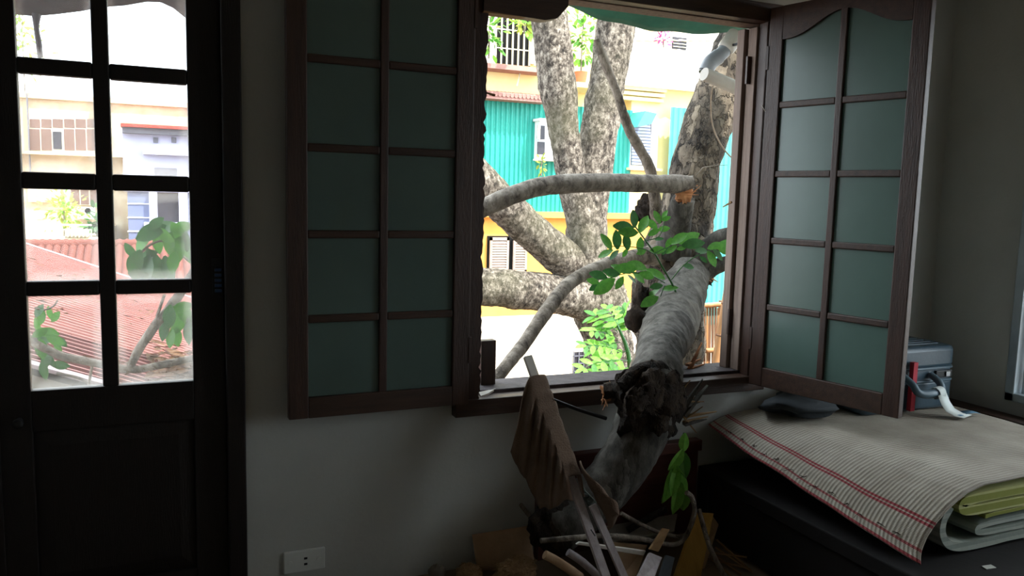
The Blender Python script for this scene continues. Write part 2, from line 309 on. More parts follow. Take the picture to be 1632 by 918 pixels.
MT = dict(
    plaster=M('plaster', (190, 191, 187), (174, 174, 168), 1.6, .85, .12, 60), ceiling=M('ceiling_paint', (222, 222, 216), None, 2, .9),
    floor=M('floor_tile', (128, 112, 94), (104, 90, 74), 3, .5, .1, 20),
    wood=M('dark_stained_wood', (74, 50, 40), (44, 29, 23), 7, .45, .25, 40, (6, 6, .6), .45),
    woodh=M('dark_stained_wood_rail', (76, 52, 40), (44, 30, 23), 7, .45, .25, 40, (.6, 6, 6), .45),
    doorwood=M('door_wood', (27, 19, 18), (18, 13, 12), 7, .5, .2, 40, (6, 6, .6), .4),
    jamb=M('weathered_jamb_wood', (150, 130, 118), (104, 88, 80), 6, .7, .3, 40, (8, 8, .4)),
    rawwood=M('lit_tan_wood', (172, 138, 96), (124, 92, 60), 6, .75, .3, 40, (1, 1, 6)),
    sill=M('dirty_sill', (92, 84, 88), (52, 44, 44), 14, .7, .5, 50),
    splinter=M('splintered_wood', (206, 150, 104), (150, 92, 62), 18, .85, .6, 60, (1, 1, .3)),
    redwood=M('red_brown_board', (104, 58, 50), (70, 38, 34), 6, .5, .2, 30, (.5, 5, 5)),
    bedwood=M('bed_wood', (22, 17, 17), (14, 11, 11), 5, .85, .1, 30),
    metal=M('brushed_steel', (160, 164, 166), (130, 132, 134), 8, .35, 0, 30, metal=.9),
    alu=M('aluminium', (186, 196, 202), (160, 170, 176), 5, .4, metal=.5),
    blackmetal=M('black_metal', (26, 26, 28), None, 5, .4), brass=M('dull_brass', (120, 96, 60), None, 6, .35, metal=.8),
    blue=M('blue_enamel', (52, 78, 124), None, 6, .35),
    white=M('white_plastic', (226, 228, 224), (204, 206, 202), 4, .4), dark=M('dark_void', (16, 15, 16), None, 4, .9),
    glass=pane_glass('dusty_glass'), frost=frosted('frosted_green_glass', (116, 142, 134)),
    barkA=bark('rough_grey_bark', (196, 185, 170), (112, 102, 92), (50, 46, 43), 20, 30, 1.0, (1, 1, .7), moss=(120, 118, 92)),
    barkB=bark('flaking_plate_bark', (136, 124, 108), (92, 83, 73), (48, 43, 39), 9, 17, .9, (1, 1, .55), cmix=.2, nh=1.2, ew=.09),
    barkC=bark('smooth_grey_bark', (108, 104, 98), (78, 75, 70), (52, 50, 46), 14, 7, .15, (1, 1, .4)),
    barkD=bark('pale_branch_bark', (150, 142, 132), (116, 108, 100), (76, 70, 65), 18, 9, .2, (1, 1, .6)),
    twig=bark('twig_bark', (160, 150, 138), (120, 110, 99), (70, 63, 57), 16, 9, .4),
    darkbark=bark('dark_broken_bark', (88, 74, 62), (54, 45, 39), (26, 22, 19), 12, 9, 1.0),
    leaf=M('leaf_green', (88, 144, 58), (56, 108, 46), 5, .3, spec=.5, transl=.4), leaf2=M('leaf_bright', (150, 204, 90), (104, 172, 72), 5, .4, transl=.5),
    leafdark=M('leaf_dark', (56, 104, 52), (38, 78, 40), 5, .35, spec=.5, transl=.35), leafyel=M('leaf_yellow_green', (176, 186, 84), (128, 150, 60), 6, .5, transl=.4),
    dryleaf=M('dry_leaf', (116, 80, 48), (46, 32, 22), 14, .8, transl=.2),
    pvc=M('grey_pvc', (168, 172, 178), (138, 142, 150), 6, .4), pvcw=M('pale_pvc', (222, 216, 208), (190, 182, 172), 7, .45),
    cable=M('cable', (170, 150, 128), None, 8, .6), awning=M('green_awning', (78, 142, 124), (54, 106, 94), 5, .6, transl=.35),
    tarp=M('grey_tarpaulin', (120, 114, 122), (92, 86, 96), 5, .8, transl=.1),
    bamboo=M('bamboo', (196, 150, 104), (150, 106, 70), 6, .5, .15, 30, (4, 4, .5)), slat=M('bamboo_slat', (140, 104, 78), (98, 70, 54), 8, .7, .2, 40, (5, 5, .5)),
    yellow=M('yellow_plaster', (244, 226, 172), (236, 212, 146), 1.5, .9, .1, 30), orange=M('ochre_plaster', (234, 178, 92), (220, 156, 76), 1.5, .9),
    cream=M('cream_plaster', (240, 230, 206), (224, 208, 176), 1.2, .9, .1, 30), stain=M('stained_cream', (214, 202, 174), (166, 138, 110), 3.0, .9),
    whitewall=M('white_paint', (238, 238, 236), (224, 224, 222), 1.5, .8), pink=M('pinkish_roof_edge', (180, 140, 130), (150, 110, 104), 6, .9),
    teal=M('teal_sheet', (52, 168, 152), (40, 144, 132), 1.2, .45, .05, 6), tealside=M('teal_sheet_pale', (92, 178, 172), (72, 156, 152), 1.2, .5),
    tinroof=M('pale_metal_roof', (226, 222, 216), (200, 194, 188), 2, .5), bluegrey=M('blue_grey_paint', (112, 120, 152), (100, 108, 138), 1.2, .85),
    lilac=M('lilac_white_paint', (190, 190, 214), (172, 172, 196), 1.2, .85), redtrim=M('red_trim', (176, 66, 56), None, 4, .7), greytrim=M('grey_trim', (112, 112, 122), None, 4, .8),
    shutter=M('weathered_shutter', (178, 160, 146), (146, 126, 114), 5, .8, .2, 30), curtain=M('curtain', (214, 206, 190), None, 5, .9), darkglass=M('dark_window', (62, 60, 66), (44, 42, 48), 2, .25),
    brownblind=M('brown_blind', (116, 94, 86), (94, 74, 66), 1.5, .6), rail=M('white_rail', (236, 230, 206), None, 5, .6), bluelouvre=M('blue_grey_louvre', (150, 160, 184), (120, 130, 156), 4, .6),
    redcrest=M('red_crest_highlight', (172, 112, 102), (140, 80, 72), 3, .5),
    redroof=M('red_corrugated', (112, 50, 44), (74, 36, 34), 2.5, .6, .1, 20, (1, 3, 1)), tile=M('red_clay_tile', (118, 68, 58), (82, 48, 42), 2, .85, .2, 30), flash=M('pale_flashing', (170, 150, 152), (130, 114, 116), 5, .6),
    ground=M('dirt_ground', (128, 108, 86), (96, 80, 62), 1.5, .95), pinkflower=M('magenta_bougainvillea', (196, 84, 150), (160, 60, 120), 8, .7), terracotta=M('terracotta', (184, 108, 76), None, 5, .85),
    mat=mat_weave('woven_reed_mat'), quiltg=striped('green_striped_quilt', (148, 152, 72), (196, 196, 132), 2, 26, duty=.6), quiltw=striped('grey_white_quilt', (176, 182, 170), (150, 158, 148), 2, 30),
    suit=M('teal_grey_shell', (64, 84, 96), (54, 72, 84), 4, .35, .08, 80, spec=.5), suitrim=M('suitcase_rim', (92, 112, 124), None, 5, .3), blackpl=M('black_plastic', (22, 24, 28), None, 5, .35),
    red=M('red_cloth', (188, 52, 66), (150, 38, 50), 6, .7), tagpaper=M('paper_tag', (222, 228, 224), (204, 212, 210), 8, .8), tagblue=M('blue_print', (110, 150, 176), None, 5, .8),
    bag=M('dark_cloth_bag', (44, 50, 54), (30, 34, 38), 5, .75, .3, 25), towel=M('brown_towel', (128, 106, 90), (96, 78, 66), 8, .95, .5, 140), towel2=M('grey_green_cloth', (98, 106, 98), (74, 80, 76), 8, .95, .4, 120),
    lath=M('grey_lath', (186, 176, 176), (146, 136, 136), 8, .7, .2, 40, (6, 6, .6)), plank=M('yellow_plank', (208, 168, 90), (178, 138, 68), 6, .7, .2, 40, (3, 3, .5)), board=M('tan_board', (190, 158, 124), (150, 120, 92), 7, .75, .2, 40),
    straw=M('straw', (190, 158, 116), (124, 94, 66), 16, .95, .9, 70), newspaper=M('grey_cloth', (150, 142, 132), (114, 106, 98), 5, .9),
    neigh=M('neighbour_plaster', (132, 124, 112), (100, 92, 84), 1.2, .95), sheet=M('dark_floor_cloth', (36, 32, 34), (24, 22, 24), 5, .9))

# ------------------------------------------------------------------ the room shell
FL, CE = .10, 2.95                      # floor and ceiling
XL, XR, YB = -1.7, 3.65, -4.6           # side walls and the wall behind the camera
WX0, WX1, WZ0, WZ1 = 1.06, 2.52, .745, 2.44     # window opening in the wall
DX0, DX1, DZ1 = -1.26, .26, 2.66                # door opening
def struct(name, mb, mat, **k): return tag(obj(name, mb, mat, **k), kind='structure')
wb = MB()
T = .2
for b in ((XL - .2, DX0, FL - 3.6, CE + 2.1), (DX0, DX1, DZ1, CE + 2.1), (DX0, DX1, -3.4, FL - .05), (DX1, WX0, -3.4, CE + 2.1), (WX0, WX1, -3.4, WZ0), (WX0, WX1, WZ1, CE + 2.1), (WX1, XR + .2, -3.4, CE + 2.1)):
    wb.box(b[0], b[1], 0, T, b[2], b[3])
tag(struct('wall_back', wb, MT['plaster']), 'pale grey plaster wall with the door and the broken window')
struct('floor', B(XL, XR, YB, 0, FL - .1, FL), MT['floor'])
struct('ceiling', B(XL, XR, YB, 0, CE, CE + .15), MT['ceiling'])
struct('wall_left', B(XL - .2, XL, YB - .2, 0, FL - .1, CE + 2.1), MT['plaster'])
# right wall with a window, solid wall behind the camera
RY0, RY1, RZ0, RZ1 = -2.5, -.44, .70, 2.45
wr = MB()
for b in ((YB - .2, RY0, FL - .1, CE), (RY0, RY1, FL - .1, RZ0), (RY0, RY1, RZ1, CE), (RY1, 0, FL - .1, CE)):
    wr.box(XR, XR + .2, b[0], b[1], b[2], b[3])
struct('wall_right', wr, MT['plaster'])
struct('wall_front', B(XL, XR, YB - .2, YB, FL - .1, CE), MT['plaster'])
struct('ground', B(-40, 60, -40, 80, -3.6, -3.4), MT['ground'])
struct('roof', B(XL - .4, XR + .4, YB - .4, .55, CE + 2.1, CE + 2.25), MT['tinroof'])

# ------------------------------------------------------------------ window_1 and its sashes
win = thing('window_1', 'dark wooden casement window with its broken frame, a tree limb lying in it', None, (1.79, 0, WZ0), kind='structure')
y0, y1 = -.035, .115
fs = .075
jl = MB()                              # left jamb with a chewed inner edge
zz = [WZ0 + i * (WZ1 - WZ0) / 110 for i in range(111)]
edge = [(WX0 + fs + random.uniform(-.004, .003) - (.007 if random.random() < .15 else 0), z) for z in zz]
jl.prism([(WX0, y0, WZ1), (WX0, y0, WZ0)] + [(x, y0, z) for x, z in edge], (0, y1 - y0, 0))
obj('frame_jamb', jl, MT['wood'], win)
obj('frame_jamb', B(WX1 - fs, WX1, y0, .02, WZ0, WZ1), MT['wood'], win, bevel=.004)
obj('frame_strip', B(WX1 - fs - .012, WX1 - .02, .02, .075, WZ0 + fs, WZ1 - fs), MT['jamb'], win, bevel=.003)
obj('frame_strip', B(WX1 - fs - .03, WX1 - .02, .082, .13, WZ0 + fs, WZ1 - fs), MT['jamb'], win, bevel=.003)
obj('frame_head', B(WX0 - .02, WX1 + .03, y0 - .005, .02, WZ1 - fs + .012, WZ1 + .015), MT['woodh'], win, bevel=.004)
obj('frame_head_lining', B(WX0 + .01, WX1 - .02, .02, .11, WZ1 - fs + .008, WZ1 - .005), MT['jamb'], win, bevel=.003)
obj('sill', B(WX0 - .03, WX1 + .02, y0 - .01, .03, WZ0 - .008, WZ0 + .06), MT['woodh'], win, bevel=.004)
obj('sill_ledge', B(WX0 + .01, WX1 - .01, .03, .20, WZ0 + .015, WZ0 + .075), MT['sill'], win, bevel=.004)
# broken piece of the upper rail still hanging under the head
p0, p1, p2, p3 = at(768, 18, -.03), at(884, 36, -.03), at(902, 12, -.03), at(905, -30, -.03)
br = MB().prism([(p0.x, -.05, p0.z), (p1.x - .05, -.05, p1.z), (p1.x, -.05, p1.z + .012), (p2.x, -.05, p2.z), (p3.x, -.05, WZ1 + .02), (p0.x, -.05, WZ1 + .02)], (0, .055, 0))
obj('broken_rail', br, MT['woodh'], win)
obj('broken_rail_lit_underside', B(p0.x, p1.x - .055, -.048, .006, p0.z - .006, p0.z + .001), MT['rawwood'], win)  # tan strip paints the daylight caught by the dark rail's underside
q = at(772, 620, .12)
obj('broken_shutter_stub', B(q.x - .02, q.x + .045, .11, .15, WZ0 + .07, WZ0 + .26), MT['wood'], win, bevel=.003)
obj('plaster_flake', MB().prism([at(763, 628, .02), at(790, 622, .04), at(778, 630, .0), at(766, 634, -.01)], (0, 0, .008)), MT['pvcw'], win)
for z, yy in ((.98, .078), (2.12, .05)):
    obj('hinge', B(WX1 - fs - .0335, WX1 - fs - .0115, yy - .004, yy + .007, z, z + .12), MT['wood'], win)
# little splinters on the jamb
for (a, b) in (((762, 455), (756, 520)), ((770, 146), (788, 152)), ((1152, 330), (1166, 322))):
    pa, pb = at(*a, .1 if a[0] > 1000 else -.03), at(*b, .06 if a[0] > 1000 else -.02)
    obj('frame_splinter', MB().bar(pa, pb, .004, .004, w2=.012, h2=.008), MT['rawwood'], win)

def sash(name_label, hinge, ang, width, z0, z1, rows, mats):
    """casement sash: stiles, shaped top rail, muntins and two columns of frosted panes. Local x from the hinge, y thickness"""
    o = Vector(hinge); d = Vector((math.cos(ang), math.sin(ang), 0)); nrm = Vector((-d.y, d.x, 0))
    def W(x, y, z): return Vector((o.x, o.y, 0)) + d * x + nrm * y + Vector((0, 0, z))
    def wb(x0, x1, y0, y1, za, zb): 
        m = MB(); m.box(x0, x1, y0, y1, za, zb); m.v = [W(*v) for v in m.v]; return m
    t = .018; st = .068; mid = .03
    xs = (st, (width - mid) / 2, (width + mid) / 2, width - st)
    ztop = rows[-1]
    def arch(x):
        u = min(1, max(0, (x - st) / (width - 2 * st))); k = .5 - .5 * math.cos(2 * math.pi * u)
        return ztop - .03 + .085 * k ** 1.3
    fr = wb(0, st, -t, t, z0, z1); 
    body = obj('sash', fr, mats[0], win, bevel=.004)
    body['label'] = name_label
    obj('stile', wb(width - st, width, -t, t, z0, z1), mats[0], body, bevel=.004)
    obj('bottom_rail', wb(st, width - st, -t, t, z0, rows[0]), mats[1], body, bevel=.003)
    pts = [(st, z1), (width - st, z1)][::-1] + [(st + (width - 2 * st) * i / 24, arch(st + (width - 2 * st) * i / 24)) for i in range(25)]
    tr = MB().prism([W(x, -t, z) for x, z in pts], nrm * (2 * t)); obj('top_rail', tr, mats[1], body)
    obj('mullion', wb(xs[1], xs[2], -t * .9, t * .9, rows[0], arch(width / 2) + .002), mats[0], body, bevel=.004)
    for r in rows[1:-1]:
        for k in (0, 2): obj('muntin', wb(xs[k], xs[k + 1], -t * .8, t * .8, r - .014, r + .014), mats[1], body, bevel=.005)
    for i in range(len(rows) - 1):
        for k in (0, 2):
            a, b = xs[k] - .004, xs[k + 1] + .004
            if i < len(rows) - 2: obj('pane', wb(a, b, -.003, .003, rows[i] + (.01 if i else -.005), rows[i + 1] - .01), MT['frost'], body)
            else:
                pp = [(a + (b - a) * j / 10, arch(a + (b - a) * j / 10) + .006) for j in range(11)]
                pm_ = MB().prism([W(x, -.003, z) for x, z in [(b, rows[i] + .01), (a, rows[i] + .01)] + pp], nrm * .006)
                obj('pane', pm_, MT['frost'], body)
    # a worn handle plate on the free stile
    obj('hinge', wb(-.008, .004, -t - .003, t + .003, z0 + .16, z0 + .26), MT['wood'], body)
    obj('hinge', wb(-.008, .004, -t - .003, t + .003, z1 - .26, z1 - .16), MT['wood'], body)
    return body
LR = [.875, 1.153, 1.449, 1.745, 2.042, 2.36]
left_sash = sash('open sash folded back flat against the plaster wall', (1.068, -.065, 0), math.radians(180 + 1.0), .672, .80, 2.46, LR, (MT['wood'], MT['woodh']))
RRW = [.862, 1.135, 1.43, 1.72, 2.015, 2.32]
A = math.radians(104)
right_sash = sash('open sash swung into the room in front of the suitcase', (2.455, -.05, 0), math.atan2(-math.sin(A), -math.cos(A)), .69, .775, 2.43, RRW, (MT['wood'], MT['woodh']))

# ------------------------------------------------------------------ door_1
door = thing('door_1', 'dark wooden double door with glass panes above and a solid panel below', None, (-.5, .05, FL), kind='structure')
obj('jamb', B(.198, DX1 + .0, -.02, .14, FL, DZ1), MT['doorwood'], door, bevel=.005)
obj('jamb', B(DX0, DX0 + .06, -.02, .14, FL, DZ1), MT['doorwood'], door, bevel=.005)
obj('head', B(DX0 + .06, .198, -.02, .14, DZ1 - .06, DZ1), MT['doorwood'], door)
DR = [(.937, 1.242), (1.29, 1.582), (1.635, 1.935), (1.985, 2.285)]
def leaf(x0, x1, flip=False):
    a0 = .105; mid = (x0 + x1) / 2 + (0 if flip else -.012)
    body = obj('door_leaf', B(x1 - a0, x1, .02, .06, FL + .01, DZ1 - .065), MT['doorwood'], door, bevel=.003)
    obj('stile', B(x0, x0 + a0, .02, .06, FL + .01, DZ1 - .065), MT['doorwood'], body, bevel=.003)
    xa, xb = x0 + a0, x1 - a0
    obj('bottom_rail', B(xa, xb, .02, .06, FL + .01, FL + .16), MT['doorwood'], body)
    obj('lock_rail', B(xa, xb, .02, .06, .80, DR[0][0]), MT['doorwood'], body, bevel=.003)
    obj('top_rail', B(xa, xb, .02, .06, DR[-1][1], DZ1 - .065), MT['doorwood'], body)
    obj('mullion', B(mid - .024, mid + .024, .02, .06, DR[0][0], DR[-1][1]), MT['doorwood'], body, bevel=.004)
    for i in range(3):
        for p, q in ((xa, mid - .024), (mid + .024, xb)):
            obj('muntin', B(p, q, .022, .058, DR[i][1], DR[i + 1][0]), MT['doorwood'], body, bevel=.006)
    for lo, hi in DR:
        for p, q in ((xa, mid - .024), (mid + .024, xb)):
            obj('pane', B(p - .003, q + .003, .038, .042, lo - .003, hi + .003), MT['glass'], body)
    # raised lower panel
    pn = MB(); zc0, zc1 = FL + .16, .80
    pn.add([(xa, .035, zc0), (xb, .035, zc0), (xb, .035, zc1), (xa, .035, zc1), (xa + .05, .026, zc0 + .05), (xb - .05, .026, zc0 + .05), (xb - .05, .026, zc1 - .05), (xa + .05, .026, zc1 - .05)],
           [(4, 5, 6, 7), (0, 1, 5, 4), (1, 2, 6, 5), (2, 3, 7, 6), (3, 0, 4, 7)])
    obj('lower_panel', pn, MT['doorwood'], body)
    obj('panel_back', B(xa, xb, .04, .05, zc0, zc1), MT['doorwood'], body)
    return body
lf = leaf(-.497, .198)
obj('meeting_strip', B(-.515, -.482, .008, .02, FL + .01, DZ1 - .065), MT['doorwood'], lf, bevel=.003)
leaf(-1.195, -.50, True)
bz = at(345, 440, .01)
bolt = obj('bolt_plate', B(bz.x - .014, bz.x + .014, .012, .02, bz.z - .06, bz.z + .06), MT['blackmetal'], lf)
for k in range(5): obj('bolt_ring', B(bz.x - .006, bz.x + .016, .0, .012, bz.z - .055 + k * .018, bz.z - .045 + k * .018), MT['blue'], lf)
kz = at(30, 673, .0)
kb = MB().tube([((kz.x, .02, kz.z), .010), ((kz.x, -.005, kz.z), .008), ((kz.x, -.012, kz.z), .016), ((kz.x, -.03, kz.z), .015), ((kz.x, -.034, kz.z), .005)], 14, 2)
obj('knob', kb, MT['blackmetal'], lf)

# ------------------------------------------------------------------ window_2 in the right wall
w2 = thing('window_2', 'aluminium window with a steel grille in the side wall', None, (XR, (RY0 + RY1) / 2, RZ0), kind='structure')
for a in ((XR - .02, XR + .1, RY1 - .045, RY1, RZ0, RZ1), (XR - .02, XR + .1, RY0, RY0 + .045, RZ0, RZ1), (XR - .02, XR + .1, RY0, RY1, RZ0, RZ0 + .04), (XR - .02, XR + .1, RY0, RY1, RZ1 - .04, RZ1)):
    obj('frame', B(*a), MT['alu'], w2, bevel=.004)
obj('track', B(XR + .02, XR + .05, RY1 - .075, RY1 - .055, RZ0 + .04, RZ1 - .04), MT['alu'], w2)
for k in range(27):
    y = RY1 - .10 - k * .14
    if y > RY0 + .05: obj('grille_bar', B(XR + .12, XR + .135, y - .007, y + .007, RZ0, RZ1), MT['metal'], w2)
for k in range(7):
    z = RZ0 + .12 + k * .27
    obj('grille_rail', B(XR + .11, XR + .12, RY0, RY1, z - .008, z + .008), MT['metal'], w2)
# neighbour's wall across a narrow gap
tag(obj('neighbour_wall', B(4.6, 4.8, -.3, 1.5, -3.4, 2.2), MT['neigh']), 'grey plaster wall of the next house seen through the grille', 'wall')
sun_blocker = thing('window_canopy', 'unseen flat metal canopy added to keep sun out of the grilled side window', 'canopy', (XR + .5, -1.4, 2.45))  # added out of view to block direct sun at the side window
obj('sheet', B(XR + .205, XR + .92, RY0 - .95, RY1 + .05, 2.50, 2.52), MT['tinroof'], sun_blocker)
for y in (RY0 - .8, RY1 - .1): obj('bracket', MB().bar((XR + .215, y, 2.2), (XR + .8, y, 2.49), .025, .025), MT['blackmetal'], sun_blocker)
# socket on the wall
oz = at(485, 893, -.006); ow, oh = .075, .042
sk = thing('wall_socket', 'white two-pin socket plate low on the plaster wall by the door', 'socket', (oz.x, 0, oz.z - oh))
obj('plate', B(oz.x - ow, oz.x + ow, -.012, 0, oz.z - oh, oz.z + oh), MT['white'], sk, bevel=.004)
for dz in (-.012, .010): obj('pin_hole', B(oz.x - .002, oz.x + .010, -.0135, -.008, oz.z + dz - .004, oz.z + dz + .004), MT['blackpl'], sk)
for dx in (-.052, .052): obj('screw_cover', MB().tube([((oz.x + dx, -.008, oz.z), .009), ((oz.x + dx, -.0145, oz.z), .008)], 12, 1), MT['white'], sk)

# ------------------------------------------------------------------ bed, bedding and luggage
bed = thing('bed', 'low dark wooden bed under the folded bedding, dark panels painting the shade beneath it', 'bed', (2.9, -1.1, FL))
obj('platform', B(2.2, 3.5, -2.25, -.03, .35, .41), MT['bedwood'], bed, bevel=.006)
obj('side_shade_panel', B(2.21, 2.24, -2.2, -.05, FL + .02, .36), MT['bedwood'], bed)  # dark boards stand in for the shade of the open space under the bed
obj('end_shade_panel', B(2.24, 3.46, -2.2, -2.17, FL + .02, .36), MT['bedwood'], bed)
for x in (2.235, 3.465):
    for y in (-2.21, -.07): obj('leg', B(x - .035, x + .035, y - .035, y + .035, FL, .36), MT['bedwood'], bed)
hb = thing('bed_headboard', 'long dark board on edge between the bed and the side wall', 'headboard', (3.57, -1.1, FL))
obj('board', B(3.55, 3.59, -2.25, -.03, FL, .60), MT['bedwood'], hb)
obj('cap_rail', B(3.52, 3.635, -2.25, -.03, .60, .64), MT['wood'], hb, bevel=.006)
for k in range(4): obj('post', B(3.51, 3.55, -.3 - k * .5, -.26 - k * .5, FL, .60), MT['bedwood'], hb)
lb_ = atz(1575, 903, .413)
tag(obj('care_label', MB().prism([lb_ + Vector(v) for v in ((-.022, -.010, 0), (.020, -.014, 0), (.024, .008, 0), (-.018, .012, 0))], (0, 0, -.002)), MT['white']), 'small white label lying on the dark bed below the folded quilts', 'label')

def ribbon(cl, th, ya, yb, wav=.003):
    """a folded thick sheet: centre line cl in x-z, swept from ya to yb"""
    P = []
    for i in range(len(cl) - 1):
        p0, p1, p2, p3 = [Vector((*cl[max(0, min(j, len(cl) - 1))], 0)) for j in (i - 1, i, i + 1, i + 2)]
        l = (p2 - p1).length; m1 = (p2 - p0).normalized() * l; m2 = (p3 - p1).normalized() * l
        for k in range(9):
            t = k / 9; q = p1 * (2*t**3 - 3*t*t + 1) + m1 * (t**3 - 2*t*t + t) + p2 * (-2*t**3 + 3*t*t) + m2 * (t**3 - t*t); P.append((q.x, q.y))
    P.append(cl[-1]); n = len(P); m = MB(); m.smooth = True
    ny = 8; vs = []; fs = []
    for j in range(ny + 1):
        y = ya + (yb - ya) * j / ny
        for sgn in (1, -1):
            for i in range(n):
                a, b = P[max(i - 1, 0)], P[min(i + 1, n - 1)]
                dx, dz = b[0] - a[0], b[1] - a[1]; l = math.hypot(dx, dz) or 1
                nx, nz = -dz / l, dx / l
                k = th / 2 * (1 + .25 * noise.noise(Vector((P[i][0] * 9, y * 9, sgn * 3.))))
                wz = wav * noise.noise(Vector((P[i][0] * 5, y * 5, th * 90)))
                vs.append((P[i][0] + nx * k * sgn, y, P[i][1] + nz * k * sgn + wz))
    st = 2 * n
    for j in range(ny):
        for i in range(n - 1):
            a = j * st + i; fs.append((a, a + 1, a + 1 + st, a + st))
            b = j * st + n + i; fs.append((b, b + st, b + 1 + st, b + 1))
        for i in (0, n - 1):
            a = j * st + i; fs.append((a, a + st, a + n + st, a + n))
    for j in (0, ny):
        for i in range(n - 1): a = j * st + i; fs.append((a, a + 1, a + n + 1, a + n))
    return m.add(vs, fs)
YF = -1.12
q1 = thing('folded_quilt', 'green striped quilt folded under the reed mat', 'quilt', (2.95, -.6, .52))
obj('upper_fold', ribbon([(3.48, .605), (2.62, .612), (2.50, .606), (2.470, .590), (2.50, .572), (2.62, .568), (3.48, .566)], .034, YF, -.1), MT['quiltg'], q1)
obj('lower_fold', ribbon([(3.48, .539), (2.72, .540), (2.64, .539), (2.60, .535)], .014, YF + .005, -.1), MT['quiltg'], q1)
q2 = thing('folded_quilt', 'pale grey quilt folded at the bottom of the bedding pile', 'quilt', (2.95, -.6, .42))
obj('outer_fold', ribbon([(2.43, .59), (2.40, .54), (2.405, .49), (2.45, .450), (2.56, .434), (2.75, .436), (3.48, .436)], .030, YF + .01, -.1), MT['quiltw'], q2)
obj('inner_fold', ribbon([(3.48, .502), (2.70, .503), (2.60, .499), (2.572, .487), (2.60, .474), (2.70, .470), (3.48, .470)], .020, YF + .012, -.1), MT['quiltw'], q2)

# the mat: cross-section from the hanging edge to the far side, less droop at the wall end
def lerp(a, b, t): return a + (b - a) * t
near = [(2.215, .452), (2.245, .482), (2.285, .520), (2.335, .560), (2.40, .602), (2.47, .634), (2.56, .654), (2.75, .660), (3.1, .655), (3.47, .645)]
far_ = [(2.245, .588), (2.275, .600), (2.31, .612), (2.36, .622), (2.42, .630), (2.49, .636), (2.58, .640), (2.76, .642), (3.1, .640), (3.47, .636)]
def mat_pt(u, v):
    k = u * 9; i = min(int(k), 8); t = k - i
    e = v ** .8
    x = lerp(lerp(far_[i][0], near[i][0], e), lerp(far_[i+1][0], near[i+1][0], e), t)
    z = lerp(lerp(far_[i][1], near[i][1], e), lerp(far_[i+1][1], near[i+1][1], e), t)
    z += .010 * math.sin(v * 5 + u * 3) * (.3 + u) * (1 - u) + .006 * noise.noise(Vector((x * 5, v * 6, 0)))
    y = lerp(-.03, YF - .01, v) - .05 * (1 - u) ** 6 * v
    return Vector((x, y, z + .004))
mm = MB().grid(mat_pt, 72, 60)
ro = obj('reed_mat', mm, MT['mat'], solid=.006)
tag(ro, 'woven reed mat with dark red edge stripes spread over folded quilts', 'mat')
uvl = ro.data.uv_layers.new(name='UVMap')
arc = [0.]
for i in range(1, 10): arc.append(arc[-1] + math.dist(near[i], near[i - 1]))
for lp in ro.data.loops:
    i, j = divmod(lp.vertex_index, 61); k = i / 72 * 9; a = min(int(k), 8)
    uvl.data[lp.index].uv = (arc[a] + (arc[a + 1] - arc[a]) * (k - a), j / 60 * 1.1)
# tufts of thread along the red stripe
random.seed(3)
for k in range(13):
    v = .12 + k * .066; a = mat_pt(.12 + random.uniform(-.02, .02), v) + Vector((-.004, 0, .006))
    t = MB()
    for j in range(3): t.tube([(a, .0012), (a + Vector((random.uniform(-.02, .01), random.uniform(-.015, .015), .006)), .001), (a + Vector((random.uniform(-.035, .02), random.uniform(-.03, .03), -.006)), .0007)], 5, 2)
    obj('loose_thread', t, MT['darkbark'], ro)

# suitcase
def rbox(x0, x1, y0, y1, z0, z1): return B(x0, x1, y0, y1, z0, z1)
SX0, SX1, SY0, SY1, SZ0, SZ1 = 2.86, 3.435, -.33, -.04, .656, .952
su = thing('suitcase', 'blue-grey hard shell suitcase lying on the mat in the corner', 'suitcase', ((SX0 + SX1) / 2, (SY0 + SY1) / 2, SZ0))
zm = SZ0 + .135
obj('lower_shell', MB().rrect(SX0, SX1, SY0, SY1, SZ0, zm, .05), MT['suit'], su, bevel=.014)
obj('upper_shell', MB().rrect(SX0, SX1, SY0, SY1, zm + .055, SZ1, .05), MT['suit'], su, bevel=.022)
obj('middle_band', MB().rrect(SX0 + .006, SX1 - .006, SY0 + .006, SY1 - .006, zm - .03, zm + .09, .048), MT['suit'], su)
for z in (zm - .002, zm + .058): obj('rim', MB().rrect(SX0 - .004, SX1 + .004, SY0 - .004, SY1 + .004, z - .006, z + .006, .054), MT['suitrim'], su, bevel=.004)
for x in (SX1 - .14, SX0 + .06):
    la = obj('latch', B(x, x + .105, SY0 - .006, SY0 + .01, zm + .012, zm + .046), MT['blackpl'], su, bevel=.003)
    obj('latch_button', B(x + .06, x + .085, SY0 - .012, SY0 - .004, zm + .018, zm + .04), MT['metal'], la)
for k in range(5): obj('shell_rib', B(SX0 + .06, SX1 - .06, SY0 + .06 + k * .04, SY0 + .07 + k * .04, SZ1 - .004, SZ1 + .004), MT['suit'], su, bevel=.002)
hx = (SX0 + SX1) / 2 + .03
hd = MB().tube([((hx + .085, SY0, zm + .03), .016), ((hx + .085, SY0 - .05, zm + .005), .016), ((hx + .07, SY0 - .075, zm - .03), .018), ((hx, SY0 - .085, zm - .035), .021), ((hx - .07, SY0 - .075, zm - .03), .018), ((hx - .085, SY0 - .05, zm + .005), .016), ((hx - .085, SY0, zm + .03), .016)], 10, 4)
obj('handle', hd, MT['suitrim'], su)
